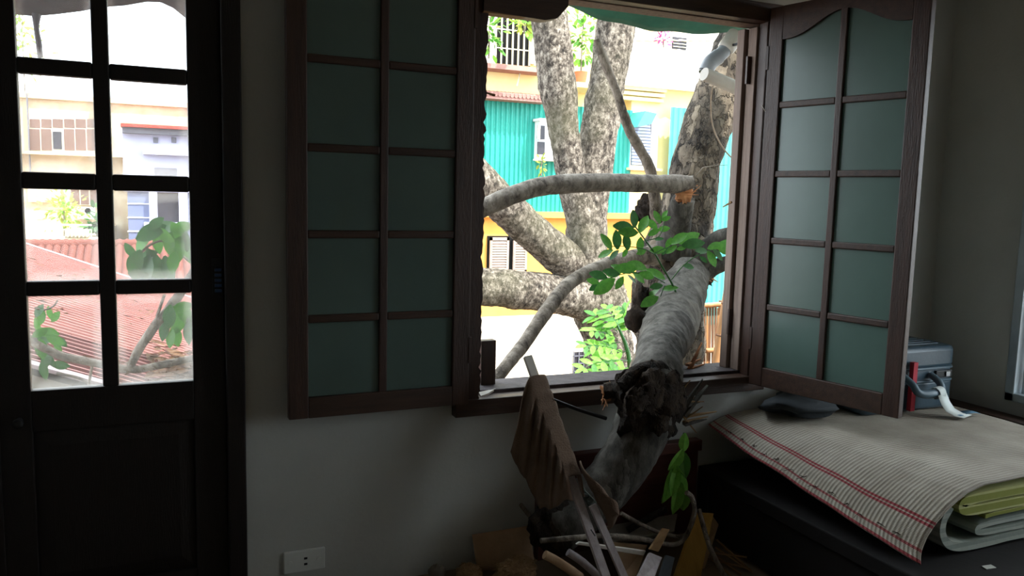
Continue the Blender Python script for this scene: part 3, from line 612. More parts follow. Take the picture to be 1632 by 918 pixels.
# luggage tag wrapped round the handle
tg = thing('luggage_tag', 'white paper airline tag looped on the suitcase handle', 'tag', (hx + .05, SY0 - .09, SZ0))
obj('loop', MB().tube([((hx + .02, SY0 - .083, zm - .035), .0275), ((hx + .062, SY0 - .080, zm - .032), .0275)], 16, 2, cap=False), MT['tagpaper'], tg)
def strip(pts, wv): 
    m = MB(); m.smooth = True; w = Vector(wv); vs = []
    for p in pts: vs += [Vector(p) - w, Vector(p) + w]
    return m.add(vs, [(2*i, 2*i+1, 2*i+3, 2*i+2) for i in range(len(pts) - 1)])
obj('flap', strip([(hx + .04, SY0 - .105, zm - .035), (hx + .055, SY0 - .115, zm - .075), (hx + .075, SY0 - .125, zm - .105), (hx + .10, SY0 - .15, SZ0 + .012), (hx + .12, SY0 - .18, SZ0 + .010)], (.045, .014, 0)), MT['tagpaper'], tg, solid=.001)
obj('stub', strip([(hx + .15, SY0 - .13, SZ0 + .012), (hx + .20, SY0 - .14, SZ0 + .016), (hx + .23, SY0 - .14, SZ0 + .010)], (.004, .022, 0)), MT['tagblue'], tg, solid=.001)
obj('print', B(hx + .085, hx + .105, SY0 - .17, SY0 - .155, SZ0 + .013, SZ0 + .0145), MT['tagblue'], tg)
tag(obj('red_pouch', MB().box(hx - .062, hx - .036, SY0 - .03, SY0 - .008, SZ0 + .01, zm + .10), MT['red']), 'red cloth strap bag hanging against the suitcase front', 'pouch')
bagm = MB()
bagm.blob((2.655, -.18, .705), .21, .13, .055, .55, 3, 28, 16)
for v in bagm.v: v.z = max(v.z, .664 + .01 * max(0, 2.5 - v.x)); v.x = min(v.x, 2.845)
tag(obj('cloth_bag', bagm, MT['bag']), 'dark limp cloth bag lying under the open window sash', 'bag')

# ------------------------------------------------------------------ fallen limb through the window
leaf_me = {}
def leaf_mesh(wr=.36, fold=.06, droop=.12, mat='leaf'):
    key = (wr, fold, droop, mat)
    if key not in leaf_me:
        me = MB(); me.smooth = True; vs = []; n = 6
        for i in range(n + 1):
            t = i / n; wd = wr / 2 * math.sin(math.pi * min(1, max(.03, t * .97 + .02))) ** .75; z = -droop * t * t
            vs += [(t, -wd, z + fold * (wd / wr) * 2), (t, 0, z), (t, wd, z + fold * (wd / wr) * 2)]
        fs = []
        for i in range(n): a = 3 * i; fs += [(a, a + 3, a + 4, a + 1), (a + 1, a + 4, a + 5, a + 2)]
        me.add(vs, fs); x = me.mesh('leaf'); x.materials.append(MT[mat]); leaf_me[key] = x
    return leaf_me[key]
def leaf_mat(base, d, nrm, L):
    d = d.normalized(); nrm = (nrm - d * nrm.dot(d)).normalized(); s = nrm.cross(d)
    return Matrix(((d.x * L, s.x * L, nrm.x * L, base.x), (d.y * L, s.y * L, nrm.y * L, base.y), (d.z * L, s.z * L, nrm.z * L, base.z), (0, 0, 0, 1)))
def rv(a=1.): return Vector((random.uniform(-a, a), random.uniform(-a, a), random.uniform(-a, a)))
def R3(px, py, Y, rpx): p = at(px, py, Y); return (p, size(p, rpx))

fal = thing('fallen_tree_limb', 'thick grey tree limb fallen through the window with its butt on the floor', 'tree limb', at(895, 880, -.2))
tr = MB().tube([R3(1100, 436, 1.0, 30), R3(1085, 470, .85, 40), R3(1070, 510, .6, 44), R3(1063, 532, .34, 41), R3(1057, 549, .14, 37), R3(1050, 572, -.05, 37), R3(1040, 622, -.20, 45), R3(1022, 688, -.23, 44), R3(985, 750, -.22, 41), R3(935, 805, -.21, 41), R3(888, 838, -.20, 42), R3(872, 850, -.20, 28)], 40, 14, .09, 9)
obj('trunk', tr, MT['barkC'], fal)
kn = MB().blob(at(1038, 642, -.285), .135, .090, .150, .42, 7, 48, 36)
tagk = obj('shaded_broken_knot', kn, MT['darkbark'], fal)  # real knot, enlarged so its dark bark also paints the backlit shade
def splinters(parent, c, d, n, L, wdt, mat='splinter'):
    for i in range(n):
        b = c + rv(wdt); e = b + (d + rv(.45)).normalized() * (L * random.uniform(.5, 1.1))
        obj('splinter', MB().bar(b, e, wdt * random.uniform(.35, .7), wdt * .3, w2=.002, h2=.0015), MT[mat], parent)
obj('knot_eye', MB().blob(at(1014, 642, -.365), .050, .03, .055, .5, 11, 24, 16), MT['darkbark'], fal)
rim = MB().tube([R3(992, 615, -.30, 9), R3(1010, 594, -.28, 10), R3(1040, 584, -.24, 11), R3(1068, 596, -.24, 10), R3(1085, 625, -.26, 8), R3(1088, 655, -.27, 5)], 12, 6, .3, 22)
obj('bark_rim', rim, MT['darkbark'], fal)
obj('side_stub', MB().tube([R3(1005, 630, -.26, 20), R3(985, 622, -.22, 15), R3(968, 622, -.19, 13)], 14, 5, .2, 16, jag=.02), MT['darkbark'], fal)
obj('stub_break', MB().blob(at(968, 623, -.18), .022, .024, .03, .7, 30), MT['splinter'], fal)
splinters(fal, at(968, 626, -.18), Vector((-.4, -.1, -.7)), 7, .07, .016)
obj('butt_bark', MB().blob(at(888, 838, -.21), .115, .085, .11, .3, 6, 30, 18), MT['darkbark'], fal)
obj('upper_knot', MB().blob(at(1012, 508, .55), .055, .05, .065, .3, 8), MT['darkbark'], fal)
obj('upper_knot', MB().blob(at(1022, 480, .65), .045, .05, .08, .4, 8), MT['darkbark'], fal)
random.seed(21)
for (a, b, wd) in (((1078, 668), (1120, 604), 30), ((1084, 645), (1114, 640), 22), ((1088, 662), (1128, 614), 16), ((1090, 676), (1126, 668), 12), ((1088, 664), (1142, 656), 10), ((1085, 640), (1112, 632), 8), ((1090, 672), (1128, 664), 6), ((1086, 660), (1110, 690), 7), ((1095, 640), (1122, 640), 6), ((1080, 630), (1100, 606), 6), ((1092, 668), (1120, 648), 5)):
    pa, pb = at(*a, -.14), at(*b, -.14 + random.uniform(-.08, .05))
    obj('splinter', MB().bar(pa, pb, size(pa, wd), size(pa, wd * .4), w2=size(pa, wd * .3), h2=.003), MT['rawwood'] if wd < 12 else MT['barkC'], fal)
for (a, b, wd) in (((1098, 600), (1118, 556), 6), ((1100, 598), (1122, 590), 5), ((1095, 592), (1116, 582), 4)):
    obj('splinter', MB().bar(at(*a, .12) + Vector((0, 0, .03)), at(*b, .16) + Vector((0, 0, .03)), .022, .012, w2=.006, h2=.004), MT['splinter'], fal)
# leafy sprig growing from the limb
random.seed(5)
SY = .60
def cp(x, y): return (920 + x / 4.59, 320 + y / 4.59)
spr = MB()
def stem(pts, r, Y=SY, mb=None):
    (mb or spr).tube([(at(*cp(*p), Y + k * .01), r * (1 - .5 * i / len(pts))) for i, (p, k) in enumerate(zip(pts, range(len(pts))))], 6, 3)
stem([(735, 700), (690, 600), (620, 480), (570, 390), (500, 290), (440, 210), (420, 180)], .006)
stem([(690, 575), (770, 480), (870, 405), (1010, 350)], .0035)
stem([(570, 395), (480, 350), (300, 330), (210, 350)], .003)
stem([(500, 290), (600, 260), (640, 140)], .003)
stem([(560, 390), (660, 340), (800, 320)], .003)
stem([(640, 600), (520, 540), (360, 530), (200, 580)], .0035)
stem([(640, 620), (610, 700), (605, 800)], .003)
sprig = obj('leafy_sprig', spr, MT['leafdark'], fal)
LV = [(415,130,115,90),(340,190,140,-3),(485,170,120,65),(585,118,90,110),(215,300,120,-55),(290,285,120,95),(362,300,105,100),(208,385,100,30),(270,395,80,50),(460,320,95,85),(375,230,130,0),(545,170,90,140),(560,230,80,30),(640,100,60,60),(650,130,60,20),(635,205,75,5),(600,280,55,10),(745,275,120,35),(820,275,140,25),(850,315,140,8),(670,305,70,60),(590,360,100,5),(640,365,60,60),(690,355,80,40),(760,348,60,10),(470,375,70,20),(350,380,60,60),(440,475,130,-15),(355,495,140,0),(250,525,110,-10),(155,545,115,-15),(265,535,90,5),(115,588,80,-15),(130,630,85,30),(200,625,160,35),(310,600,90,60),(320,500,130,-20),(400,570,70,-40),(450,560,100,-40),(510,545,100,-20),(575,535,130,-25),(580,625,85,10),(680,640,100,10),(540,690,120,45),(530,735,130,30),(675,695,110,-5),(640,760,90,0),(545,795,85,35),(607,815,70,75),(815,480,80,-10),(910,365,90,0),(1010,330,100,20),(1090,325,135,10),(985,425,110,-60),(1030,395,90,-45),(1085,370,80,-10),(925,430,60,-40)]
for (x, y, l, a) in LV:
    Y = SY + random.uniform(-.06, .06); c = at(*cp(x, y), Y); Lm = size(c, l / 4.59) * 1.22; ra = math.radians(a)
    d = RIGHT * math.cos(ra) + UP * math.sin(ra) + FWD * random.uniform(-.3, .3); d.normalize()
    flat = .9 if random.random() < .35 else .2
    n = -FWD * .8 + Vector((0, 0, 1)) * flat + rv(.35)
    put('leaf', leaf_mesh(.50, .05, .08, 'leafdark' if random.random() < .35 else 'leaf'), leaf_mat(c - d * Lm * .5, d, n, Lm), sprig)
# wilted leaves hanging inside under the knot
hs = MB().tube([(at(1090, 690, -.2), .004), (at(1084, 720, -.24), .003), (at(1076, 745, -.26), .002)], 6, 3)
hang = obj('wilted_sprig', hs, MT['leafdark'], fal)
for (x0, y0_, x1, y1_, wr) in ((1088, 715, 1068, 752, .5), (1086, 718, 1093, 760, .5), (1072, 745, 1062, 800, .38), (1078, 742, 1088, 800, .38), (1082, 760, 1076, 822, .36), (1086, 770, 1092, 818, .4), (1080, 740, 1072, 790, .34), (1092, 690, 1088, 722, .5), (1070, 770, 1056, 802, .34)):
    a, b = at(x0, y0_, -.25 + random.uniform(-.03, .03)), at(x1, y1_, -.27 + random.uniform(-.04, .04)); d = b - a
    put('leaf', leaf_mesh(wr, .10, .15, 'leaf2' if random.random() < .7 else 'leaf'), leaf_mat(a, d, -FWD + rv(.5), d.length), hang)

# ------------------------------------------------------------------ the standing broken tree just outside
bt = thing('broken_tree', 'flaky-barked tree leaning close outside the window with snapped branches', 'tree', (at(1060, 600, 1.4).x, 1.4, -3.4))
gp = at(1058, 600, 1.35)
obj('trunk', MB().tube([(Vector((gp.x - 1.2, 1.9, -3.5)), .34), (Vector((gp.x - .6, 1.6, -1)), .26), R3(1055, 600, 1.38, 54), R3(1062, 500, 1.36, 56), R3(1076, 420, 1.34, 58), R3(1094, 340, 1.33, 44), R3(1110, 260, 1.3, 39), R3(1132, 190, 1.3, 39), R3(1166, 110, 1.3, 40), R3(1200, 20, 1.3, 40), R3(1240, -120, 1.3, 36), R3(1280, -320, 1.4, 30)], 44, 14, .10, 7), MT['barkB'], bt)
obj('branch_stub', MB().tube([R3(1072, 400, 1.2, 30), R3(1078, 365, 1.12, 22), R3(1084, 340, 1.05, 20), R3(1089, 318, 1.0, 18)], 20, 6, .08, 12, jag=.02), MT['barkC'], bt)
obj('torn_wood', MB().blob(at(1089, 308, .97), .05, .04, .055, .7, 22), MT['splinter'], bt)
splinters(bt, at(1092, 308, .95), Vector((.5, -.2, .4)), 9, .09, .03)
hbm = obj('snapped_branch', MB().tube([R3(560, 430, .92, 11), R3(650, 396, .92, 13), R3(730, 352, .92, 15), R3(765, 334, .92, 15), R3(800, 318, .92, 15), R3(850, 300, .93, 15), R3(905, 293, .94, 15.5), R3(980, 291, .95, 14.5), R3(1040, 293, .95, 14), R3(1075, 293, .95, 15), R3(1100, 291, .95, 11)], 22, 12, .07, 14, jag=.03), MT['barkD'], bt)
for a, b in (((800, 312), (798, 305)), ((1098, 294), (1112, 296)), ((1096, 290), (1106, 285))):
    obj('branch_spur', MB().bar(at(*a, .94), at(*b, .93), .02, .016, w2=.006, h2=.005), MT['splinter'] if a[0] > 1000 else MT['barkC'], hbm)
obj('curved_branch', MB().tube([R3(780, 622, .22, 9), R3(800, 592, .3, 10), R3(835, 548, .45, 11), R3(875, 490, .65, 11.5), R3(912, 448, .85, 11), R3(960, 424, 1.0, 10.5), R3(1010, 410, 1.15, 13), R3(1055, 405, 1.25, 18)], 16, 10, .08, 18), MT['twig'], bt)
obj('thin_branch', MB().tube([R3(951, 62, 1.1, 6), R3(962, 95, 1.1, 7), R3(984, 150, 1.1, 6.5), R3(1002, 205, 1.1, 8), R3(1020, 238, 1.1, 8), R3(1037, 272, 1.1, 8.5), R3(1044, 320, 1.12, 9), R3(1046, 350, 1.2, 11)], 14, 8, .14, 22), MT['twig'], bt)
obj('dark_stump', MB().blob(at(1032, 335, 1.25), .075, .06, .09, .5, 9, 24, 16), MT['darkbark'], bt)
obj('side_branch', MB().tube([R3(1215, 352, .8, 15), R3(1175, 372, .9, 15), R3(1145, 384, 1.0, 17), R3(1125, 405, 1.05, 16), R3(1118, 432, 1.1, 13)], 18, 8, .08, 12), MT['barkC'], bt)
obj('side_branch', MB().tube([R3(1210, 405, .85, 9), R3(1165, 416, .95, 11), R3(1135, 428, 1.05, 13), R3(1120, 440, 1.1, 12)], 16, 6, .1, 12), MT['barkC'], bt)
obj('torn_wood', MB().blob(at(1124, 440, 1.16), .045, .035, .05, .7, 20), MT['darkbark'], bt)
splinters(bt, at(1128, 440, 1.12), Vector((.8, -.2, -.4)), 9, .08, .025)
obj('dry_twig', MB().tube([(at(1105, 290, .95), .002), (at(1120, 267, .97), .0025), (at(1160, 263, 1.0), .002)], 5, 2), MT['twig'], bt)

# ------------------------------------------------------------------ the big forked tree farther out
YA = 5.2
ft = thing('forked_tree', 'big rough-barked tree with several thick forking limbs before the yellow house', 'tree', (at(965, 560, YA).x, YA, -3.4))
b0 = at(975, 600, YA)
obj('trunk', MB().tube([(Vector((b0.x + .1, YA, -3.5)), .62), (Vector((b0.x + .05, YA, -1.5)), .42), R3(972, 600, YA, 38), R3(968, 540, YA, 40), R3(958, 490, YA, 46), R3(940, 440, YA, 42), R3(934, 400, YA, 34), R3(938, 330, YA, 31), R3(952, 230, YA, 30), R3(968, 130, YA, 29), R3(982, 40, YA, 31), R3(1000, -80, YA, 30), R3(1030, -300, YA, 26)], 44, 12, .09, 5), MT['barkA'], ft)
obj('limb', MB().tube([R3(940, 440, YA - .05, 26), R3(930, 370, YA - .08, 25), R3(915, 300, YA - .1, 24), R3(900, 220, YA - .1, 24), R3(888, 130, YA - .1, 31), R3(878, 50, YA - .1, 29), R3(862, -60, YA - .1, 28), R3(830, -260, YA, 24)], 36, 12, .09, 5), MT['barkA'], ft)
obj('limb', MB().tube([R3(935, 440, YA, 30), R3(890, 405, YA - .1, 30), R3(835, 358, YA - .2, 29), R3(785, 310, YA - .3, 29), R3(740, 255, YA - .4, 27), R3(640, 120, YA - .5, 24), R3(560, -60, YA - .5, 20)], 36, 12, .09, 5), MT['barkA'], ft)
obj('limb', MB().tube([R3(970, 492, YA, 40), R3(920, 474, YA - .1, 32), R3(860, 466, YA - .15, 30), R3(800, 459, YA - .2, 31), R3(730, 452, YA - .2, 29), R3(600, 420, YA - .2, 26), R3(480, 330, YA - .2, 22)], 36, 12, .09, 5), MT['barkA'], ft)

# ------------------------------------------------------------------ sunlit sapling, pipes, awning, bamboo
def pinnate(parent_mb, leaves, base, d, up, L, pairs, ll, wr, droop=.25):
    """one compound leaf: a rachis in parent_mb and leaflets appended to the list"""
    d = d.normalized(); pts = []
    for i in range(pairs + 1):
        t = i / pairs; pts.append(base + d * (L * t) - Vector((0, 0, 1)) * (droop * L * t * t))
    parent_mb.tube([(p, .004 * (1 - .6 * i / pairs)) for i, p in enumerate(pts)], 5, 1)
    for i in range(1, pairs + 1):
        dd = (pts[i] - pts[i - 1]).normalized(); s = dd.cross(up).normalized()
        for sg in (-1, 1):
            ld = (dd * .55 + s * sg * .85 - Vector((0, 0, .15)) + rv(.12)); leaves.append((pts[i], ld, up + rv(.35), ll * random.uniform(.8, 1.1), wr))
    leaves.append((pts[-1], dd + rv(.1), up + rv(.3), ll, wr))
random.seed(11)
sp0 = at(1000, 590, 3.05)
sap = thing('leafy_sapling', 'bright sunlit sapling with feathery compound leaves behind the fallen limb', 'sapling', (sp0.x + .1, 3.1, -3.4))
sm = MB(); lv = []
sm.tube([(Vector((sp0.x + .12, 3.1, -3.4)), .04), (Vector((sp0.x + .1, 3.1, -1)), .03), (sp0 + Vector((.03, 0, 0)), .022), (at(985, 520, 3.1), .012), (at(975, 495, 3.1), .006)], 8, 4)
for (x0, y0_, x1, y1_) in ((990, 560, 932, 545), (992, 580, 928, 600), (985, 530, 945, 500), (988, 525, 965, 488), (985, 540, 940, 525), (992, 590, 945, 612), (985, 520, 1000, 490), (1000, 560, 960, 575), (1000, 600, 975, 622), (988, 545, 950, 560), (1004, 530, 985, 505), (1000, 575, 930, 575), (990, 570, 955, 595), (1000, 585, 985, 605)):
    a = at(x0, y0_, 3.05 + random.uniform(-.2, .2)); b = at(x1, y1_, 3.0 + random.uniform(-.35, .2))
    pinnate(sm, lv, a, b - a + Vector((0, 0, .06)), (-FWD * .7 + Vector((0, 0, 1)) + rv(.3)), (b - a).length, 5, .125, .42, .2)
stem_o = obj('stem', sm, MT['leafdark'], sap)
for (p, d, n, L, wr) in lv: put('leaf', leaf_mesh(wr, .05, .1, random.choice(('leaf2', 'leaf2', 'leaf'))), leaf_mat(p, d, n, L), sap)

YP = .78; YQ = .66
pipe = thing('drain_pipe', 'broken grey drain pipe hanging from the awning corner', 'pipe', at(1130, 110, YQ))
obj('pipe_length', MB().tube([R3(1172, 57, YQ, 11), R3(1155, 80, YQ, 11), R3(1143, 92, YQ, 11)], 18, 3), MT['pvc'], pipe)
obj('socket_end', MB().tube([R3(1173, 56, YQ, 14), R3(1158, 76, YQ, 14), R3(1155, 80, YQ, 12)], 18, 3), MT['pvcw'], pipe)
obj('bend', MB().tube([R3(1145, 90, YQ, 12.5), R3(1132, 100, YQ, 12.5), R3(1125, 114, YQ, 12)], 18, 4), MT['pvc'], pipe)
obj('pipe_mouth', MB().tube([R3(1125, 113, YQ, 10.5), R3(1123.5, 117, YQ, 10.8)], 18, 1), MT['blackpl'], pipe)
obj('torn_top', MB().blob(at(1171, 60, YQ), .03, .025, .03, .6, 20), MT['darkbark'], pipe)
pip2 = thing('drain_pipe', 'pale plastic pipe end jutting across the leaning tree', 'pipe', at(1150, 150, YQ))
obj('pipe_length', MB().tube([R3(1122, 118, YQ - .14, 10.5), R3(1160, 134, YQ - .13, 10.5), R3(1230, 166, YQ - .12, 10.5)], 18, 3), MT['pvcw'], pip2)
tag(obj('hanging_cable', MB().tube([(at(1136, 137, YQ - .14), .004), (at(1133, 165, YQ - .1), .004), (at(1136, 200, YQ), .004), (at(1150, 232, YQ), .004), (at(1172, 256, YQ), .004), (at(1210, 275, YQ), .004)], 6, 6), MT['cable']), 'thin pale cable dangling under the drain pipe', 'cable')
tag(obj('loose_wire', MB().tube([(at(1214, 168, -.05), .0015), (at(1222, 180, -.06), .0015), (at(1234, 184, -.07), .0015), (at(1244, 188, -.09), .0015)], 5, 5), MT['pvcw']), 'curled thin wire poking from the window frame by the open sash', 'wire')
ca = at(1160, 74, YQ); obj('wall_clip', MB().bar((ca.x, ca.y, ca.z), (ca.x, .205, ca.z), .012, .012), MT['blackmetal'], pipe)
aw = thing('awning', 'sagging translucent green awning sheet over the window', 'awning', (2.3, .2, 2.55))
ed = [at(860, -6, YP), at(905, 10, YP), at(950, 28, YP), at(1000, 41, YP), at(1050, 49, YP), at(1100, 53, YP), at(1150, 53, YP), at(1190, 48, YP), at(1260, 34, YP), at(1340, 10, YP)]
def aw_pt(u, v):
    k = u * 9; i = min(int(k), 8); e = ed[i].lerp(ed[i + 1], k - i); t = Vector((e.x, .215, 2.80))
    p = t.lerp(e, v); p.z -= .05 * math.sin(math.pi * v) * math.sin(math.pi * u) + .012 * noise.noise(p * 6); return p
obj('sheet', MB().grid(aw_pt, 48, 14), MT['awning'], aw, solid=.003)
for k in (0, 9): obj('bracket', MB().bar((ed[k].x, .225, 2.82), ed[k] + Vector((0, 0, .01)), .02, .02), MT['blackmetal'], aw)

YS = 1.75
scr = thing('bamboo_screen', 'brown split bamboo screen panel outside the window', 'screen', (at(1120, 600, YS).x, YS, -3.4))
random.seed(4)
for k in range(15):
    x = 1092 + k * 4.4; a, b = at(x, 489 + random.uniform(-2, 2), YS), at(x - 1 + random.uniform(-1, 1), 640, YS)
    obj('slat', MB().bar(a, b, size(a, 3.6), .008, up=(0, 1, 0)), MT['slat'] if k % 4 else MT['bamboo'], scr)
for y in (488, 560): obj('rail', MB().tube([R3(1086, y + 2, YS - .03, 4), R3(1165, y - 4, YS - .03, 4)], 10, 3), MT['bamboo'], scr)
for x in (1090, 1156):
    a = at(x, 480, YS); obj('post', B(a.x - .02, a.x + .02, YS + .01, YS + .05, -3.4, a.z), MT['slat'], scr)
for (x0, y0_, x1, y1_, r, lb) in ((1160, 462, 1136, 606, 6.5, 'thick tan bamboo pole leaning before the bamboo screen'), (1172, 476, 1150, 612, 5.5, 'thinner tan bamboo pole wedged beside the window jamb')):
    a, b = at(x0, y0_, 1.55), at(x1, y1_, 1.56); d = (b - a); e = b + d * ((-3.4 - b.z) / d.z)
    pts = []; n = 7
    bp = thing('bamboo_pole', lb, 'pole', e, 'bamboo poles')
    obj('cane', MB().tube([(a, size(a, r)), (b, size(a, r)), (e, size(a, r) * 1.1)], 12, 6), MT['bamboo'], bp)
    for t in (.15, .5, .85): c = a + d * t; obj('node_ring', MB().tube([(c - d * .012, size(a, r) * 1.02), (c, size(a, r) * 1.14), (c + d * .012, size(a, r) * 1.02)], 12, 2), MT['slat'], bp)

# ------------------------------------------------------------------ yellow house opposite
YH = 12.0
def fb(px0, py0, px1, py1, Y, t0=-.02, t1=.1):
    """box on the facade plane Y covering a picture rectangle"""
    a, b = at(px0, (py0 + py1) / 2, Y), at(px1, (py0 + py1) / 2, Y); c, d = at((px0 + px1) / 2, py0, Y), at((px0 + px1) / 2, py1, Y)
    return B(a.x, b.x, Y + t0, Y + t1, d.z, c.z)
def fz(px, py, Y=YH): return at(px, py, Y).z
def fx(px, py, Y=YH): return at(px, py, Y).x
yh = thing('yellow_house', 'yellow plastered house with teal metal cladding across the yard', 'house', (9, 12, -3.4))
zt0, zt1 = fz(900, 338), fz(900, 168)              # teal storey
obj('lower_wall', B(3.2, 17, YH, YH + 4, -3.4, fz(900, 500)), MT['cream'], yh)
obj('middle_wall', B(3.2, 17, YH + .01, YH + 4, fz(900, 500), zt0), MT['orange'], yh)
obj('teal_storey_core', B(3.2, fx(1005, 250), YH + .06, YH + 4, zt0, zt1), MT['yellow'], yh)
obj('upper_wall', B(3.2, fx(960, 120), YH + .02, YH + 4, zt1, zt1 + 6), MT['yellow'], yh)
obj('right_wall', B(fx(1005, 250), 17, YH + .05, YH + 4, zt0, fz(1050, 140)), MT['yellow'], yh)
def corrugated(x0, x1, y, z0, z1, pitch, depth):
    m = MB(); vs = []; n = max(2, int((x1 - x0) / pitch * 4))
    for i in range(n + 1):
        x = x0 + (x1 - x0) * i / n; yy = y + depth * (0, 1, 1, 0)[i % 4]
        vs += [(x, yy, z0), (x, yy, z1)]
    return m.add(vs, [(2*i, 2*i+2, 2*i+3, 2*i+1) for i in range(n)])
xs0, xs1 = 3.2, fx(1005, 250)
k = 0; x = xs0
while x < xs1 - .05:
    xe = min(x + .84, xs1); obj('metal_sheet', corrugated(x, xe + .01, YH - .03 - .004 * (k % 2), zt0, zt1, .105, .035), MT['teal'], yh); x = xe; k += 1
for px0, px1 in ((1066, 1135), (1135, 1200)):
    obj('metal_sheet', corrugated(fx(px0, 240, YH - .3), fx(px1, 240, YH - .3), YH - .3, fz(1090, 520, YH - .3), fz(1090, 172, YH - .3), .13, .03), MT['tealside'], yh)
# eave over the teal storey, tiled edge
ev = obj('eave', B(3.2, fx(875, 165, YH - .36), YH - .36, YH + .05, zt1 - .02, zt1 + .05), MT['pink'], yh)
for i in range(34):
    x = fx(770, 165, YH - .36) - .6 + i * .085
    if x < fx(873, 165, YH - .36): obj('eave_tile', MB().tube([((x, YH - .39, zt1 + .06), .04), ((x, YH, zt1 + .14), .04)], 8, 1), MT['pink'], ev)
obj('lower_ledge', B(3.2, fx(1010, 340), YH - .18, YH, zt0 - .12, zt0), MT['orange'], yh)
obj('floor_slab', B(3.2, fx(872, 104, YH - .4), YH - .4, YH + .02, fz(820, 112, YH - .4), fz(820, 104, YH - .4)), MT['pink'], yh)
for dz in (-.16, -.06, .04): obj('cornice', B(fx(985, 140, YH - .2), fx(1064, 140, YH - .2), YH - .16 - dz * .5, YH + .05, fz(1030, 150) + dz, fz(1030, 150) + dz + .08), MT['yellow'], yh)
# balcony with a barred opening
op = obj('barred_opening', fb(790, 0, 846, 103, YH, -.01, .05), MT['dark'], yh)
for px in range(772, 875, 9): obj('bar', fb(px, -20, px + 1.6, 105, YH - .35, -.02, .02), MT['rail'], op)
for py in (48, 78): obj('bar', fb(770, py, 872, py + 1.6, YH - .35, -.01, .01), MT['rail'], op)
obj('balcony_side', fb(846, -20, 862, 103, YH, -.06, .05), MT['whitewall'], yh); obj('balcony_side', fb(768, -20, 788, 103, YH, -.06, .05), MT['whitewall'], yh)
obj('wall_lamp_rod', MB().bar(at(829, 116, YH - .05), at(824, 137, YH - .3), .02, .02), MT['rail'], yh)
# small box window on the teal storey
bw = obj('box_window', fb(852, 194, 886, 255, YH - .03, -.22, .02), MT['whitewall'], yh)
obj('pane', fb(856, 200, 868, 222, YH - .26, -.01, .0), MT['darkglass'], bw); obj('pane', fb(856, 226, 868, 246, YH - .26, -.01, .0), MT['darkglass'], bw)
obj('curtain', fb(856.5, 200, 861, 222, YH - .275, -.006, .0), MT['curtain'], bw)
obj('window_lip', fb(850, 191, 888, 195, YH - .03, -.28, .02), MT['whitewall'], bw); obj('window_lip', fb(850, 254, 888, 257, YH - .03, -.28, .02), MT['whitewall'], bw)
# window with blue louvres
bl = obj('louvred_window', fb(1002, 188, 1046, 268, YH + .05, -.06, .02), MT['whitewall'], yh)
obj('louvre_back', fb(1006, 194, 1036, 264, YH, -.03, -.015), MT['darkglass'], bl)
for i in range(14): obj('louvre', fb(1006, 194 + i * 5, 1036, 198 + i * 5, YH - .03, -.03, .0), MT['bluelouvre'], bl)
obj('sill', fb(998, 268, 1050, 272, YH, -.15, .02), MT['yellow'], bl)
# timber shutters low down
sh_ = obj('shuttered_window', fb(776, 376, 838, 436, YH, -.03, .02), MT['dark'], yh)
for a, b in ((778, 808), (815, 837)):
    s = MB(); s2 = fb(a, 378, b, 434, YH, -.06, -.03); x0 = min(v.x for v in s2.v); x1 = max(v.x for v in s2.v); z0 = min(v.z for v in s2.v); z1 = max(v.z for v in s2.v)
    for bb in ((x0, x0 + .05, z0, z1), (x1 - .05, x1, z0, z1), (x0, x1, z0, z0 + .06), (x0, x1, z1 - .06, z1)): s.box(bb[0], bb[1], YH - .10, YH - .06, bb[2], bb[3])
    lf_ = obj('shutter', s, MT['shutter'], sh_)
    n = 11
    for i in range(n):
        z = z0 + .07 + (z1 - z0 - .14) * (i + .5) / n; obj('slat', MB().add([(x0 + .05, YH - .10, z - .028), (x1 - .05, YH - .10, z - .028), (x1 - .05, YH - .07, z + .024), (x0 + .05, YH - .07, z + .024)], [(0, 1, 2, 3)]), MT['shutter'], lf_, solid=.006)
# ground floor: barred window and a pale louvre
gw = obj('barred_window', fb(913, 560, 950, 640, YH, -.03, .02), MT['darkglass'], yh)
for px in range(913, 950, 8): obj('bar', fb(px, 560, px + 1.2, 640, YH - .06, -.01, .01), MT['greytrim'], gw)
for py in range(566, 640, 12): obj('bar', fb(913, py, 950, py + 1.2, YH - .06, -.01, .01), MT['greytrim'], gw)
pl = obj('pale_louvre', fb(762, 562, 800, 640, YH, -.03, .02), MT['whitewall'], yh)
for i in range(12): obj('louvre', fb(764, 564 + i * 6, 798, 567 + i * 6, YH - .03, -.03, .0), MT['cream'], pl)
obj('window_canopy', MB().prism([at(995, 205, YH - .05), at(1008, 180, YH - .05), at(1026, 184, YH - .05), at(1018, 200, YH - .05)], (0, -.5, 0)), MT['tealside'], yh)
# pale tin roof behind, with its wavy lower edge, and a far attic
rf = thing('pale_tin_roof', 'blown-out pale corrugated tin roof above the yellow house wing', 'roof', (fx(1060, 130, 12.2), 12.2, -3.4))
rz0, rz1 = fz(1060, 136, 11.7), fz(1060, 78, 15.5)
mr_ = MB(); n = 120; xa, xb = fx(972, 130, 11.7), 17.5; vs = []
for i in range(n + 1):
    x = xa + (xb - xa) * i / n; dz = .03 * math.sin(i * math.pi / 2)
    vs += [(x, 11.7, rz0 + dz), (x, 15.5, rz1 + dz)]
mr_.add(vs, [(2*i, 2*i+2, 2*i+3, 2*i+1) for i in range(n)]); obj('roof_sheet', mr_, MT['tinroof'], rf, solid=.02)
obj('eave_wall', B(fx(1008, 140), 17, 12.2, 15, fz(1050, 140) + .004, rz0 - .04), MT['yellow'], rf)
at_ = thing('attic_house', 'pale upstairs house with a small dark window and flowers over the tin roof', 'house', (fx(1070, 70, 18), 18, -3.4))
obj('wall', B(fx(985, 60, 18), 28, 18, 22, -3.4, fz(1070, 20, 18)), MT['whitewall'], at_)
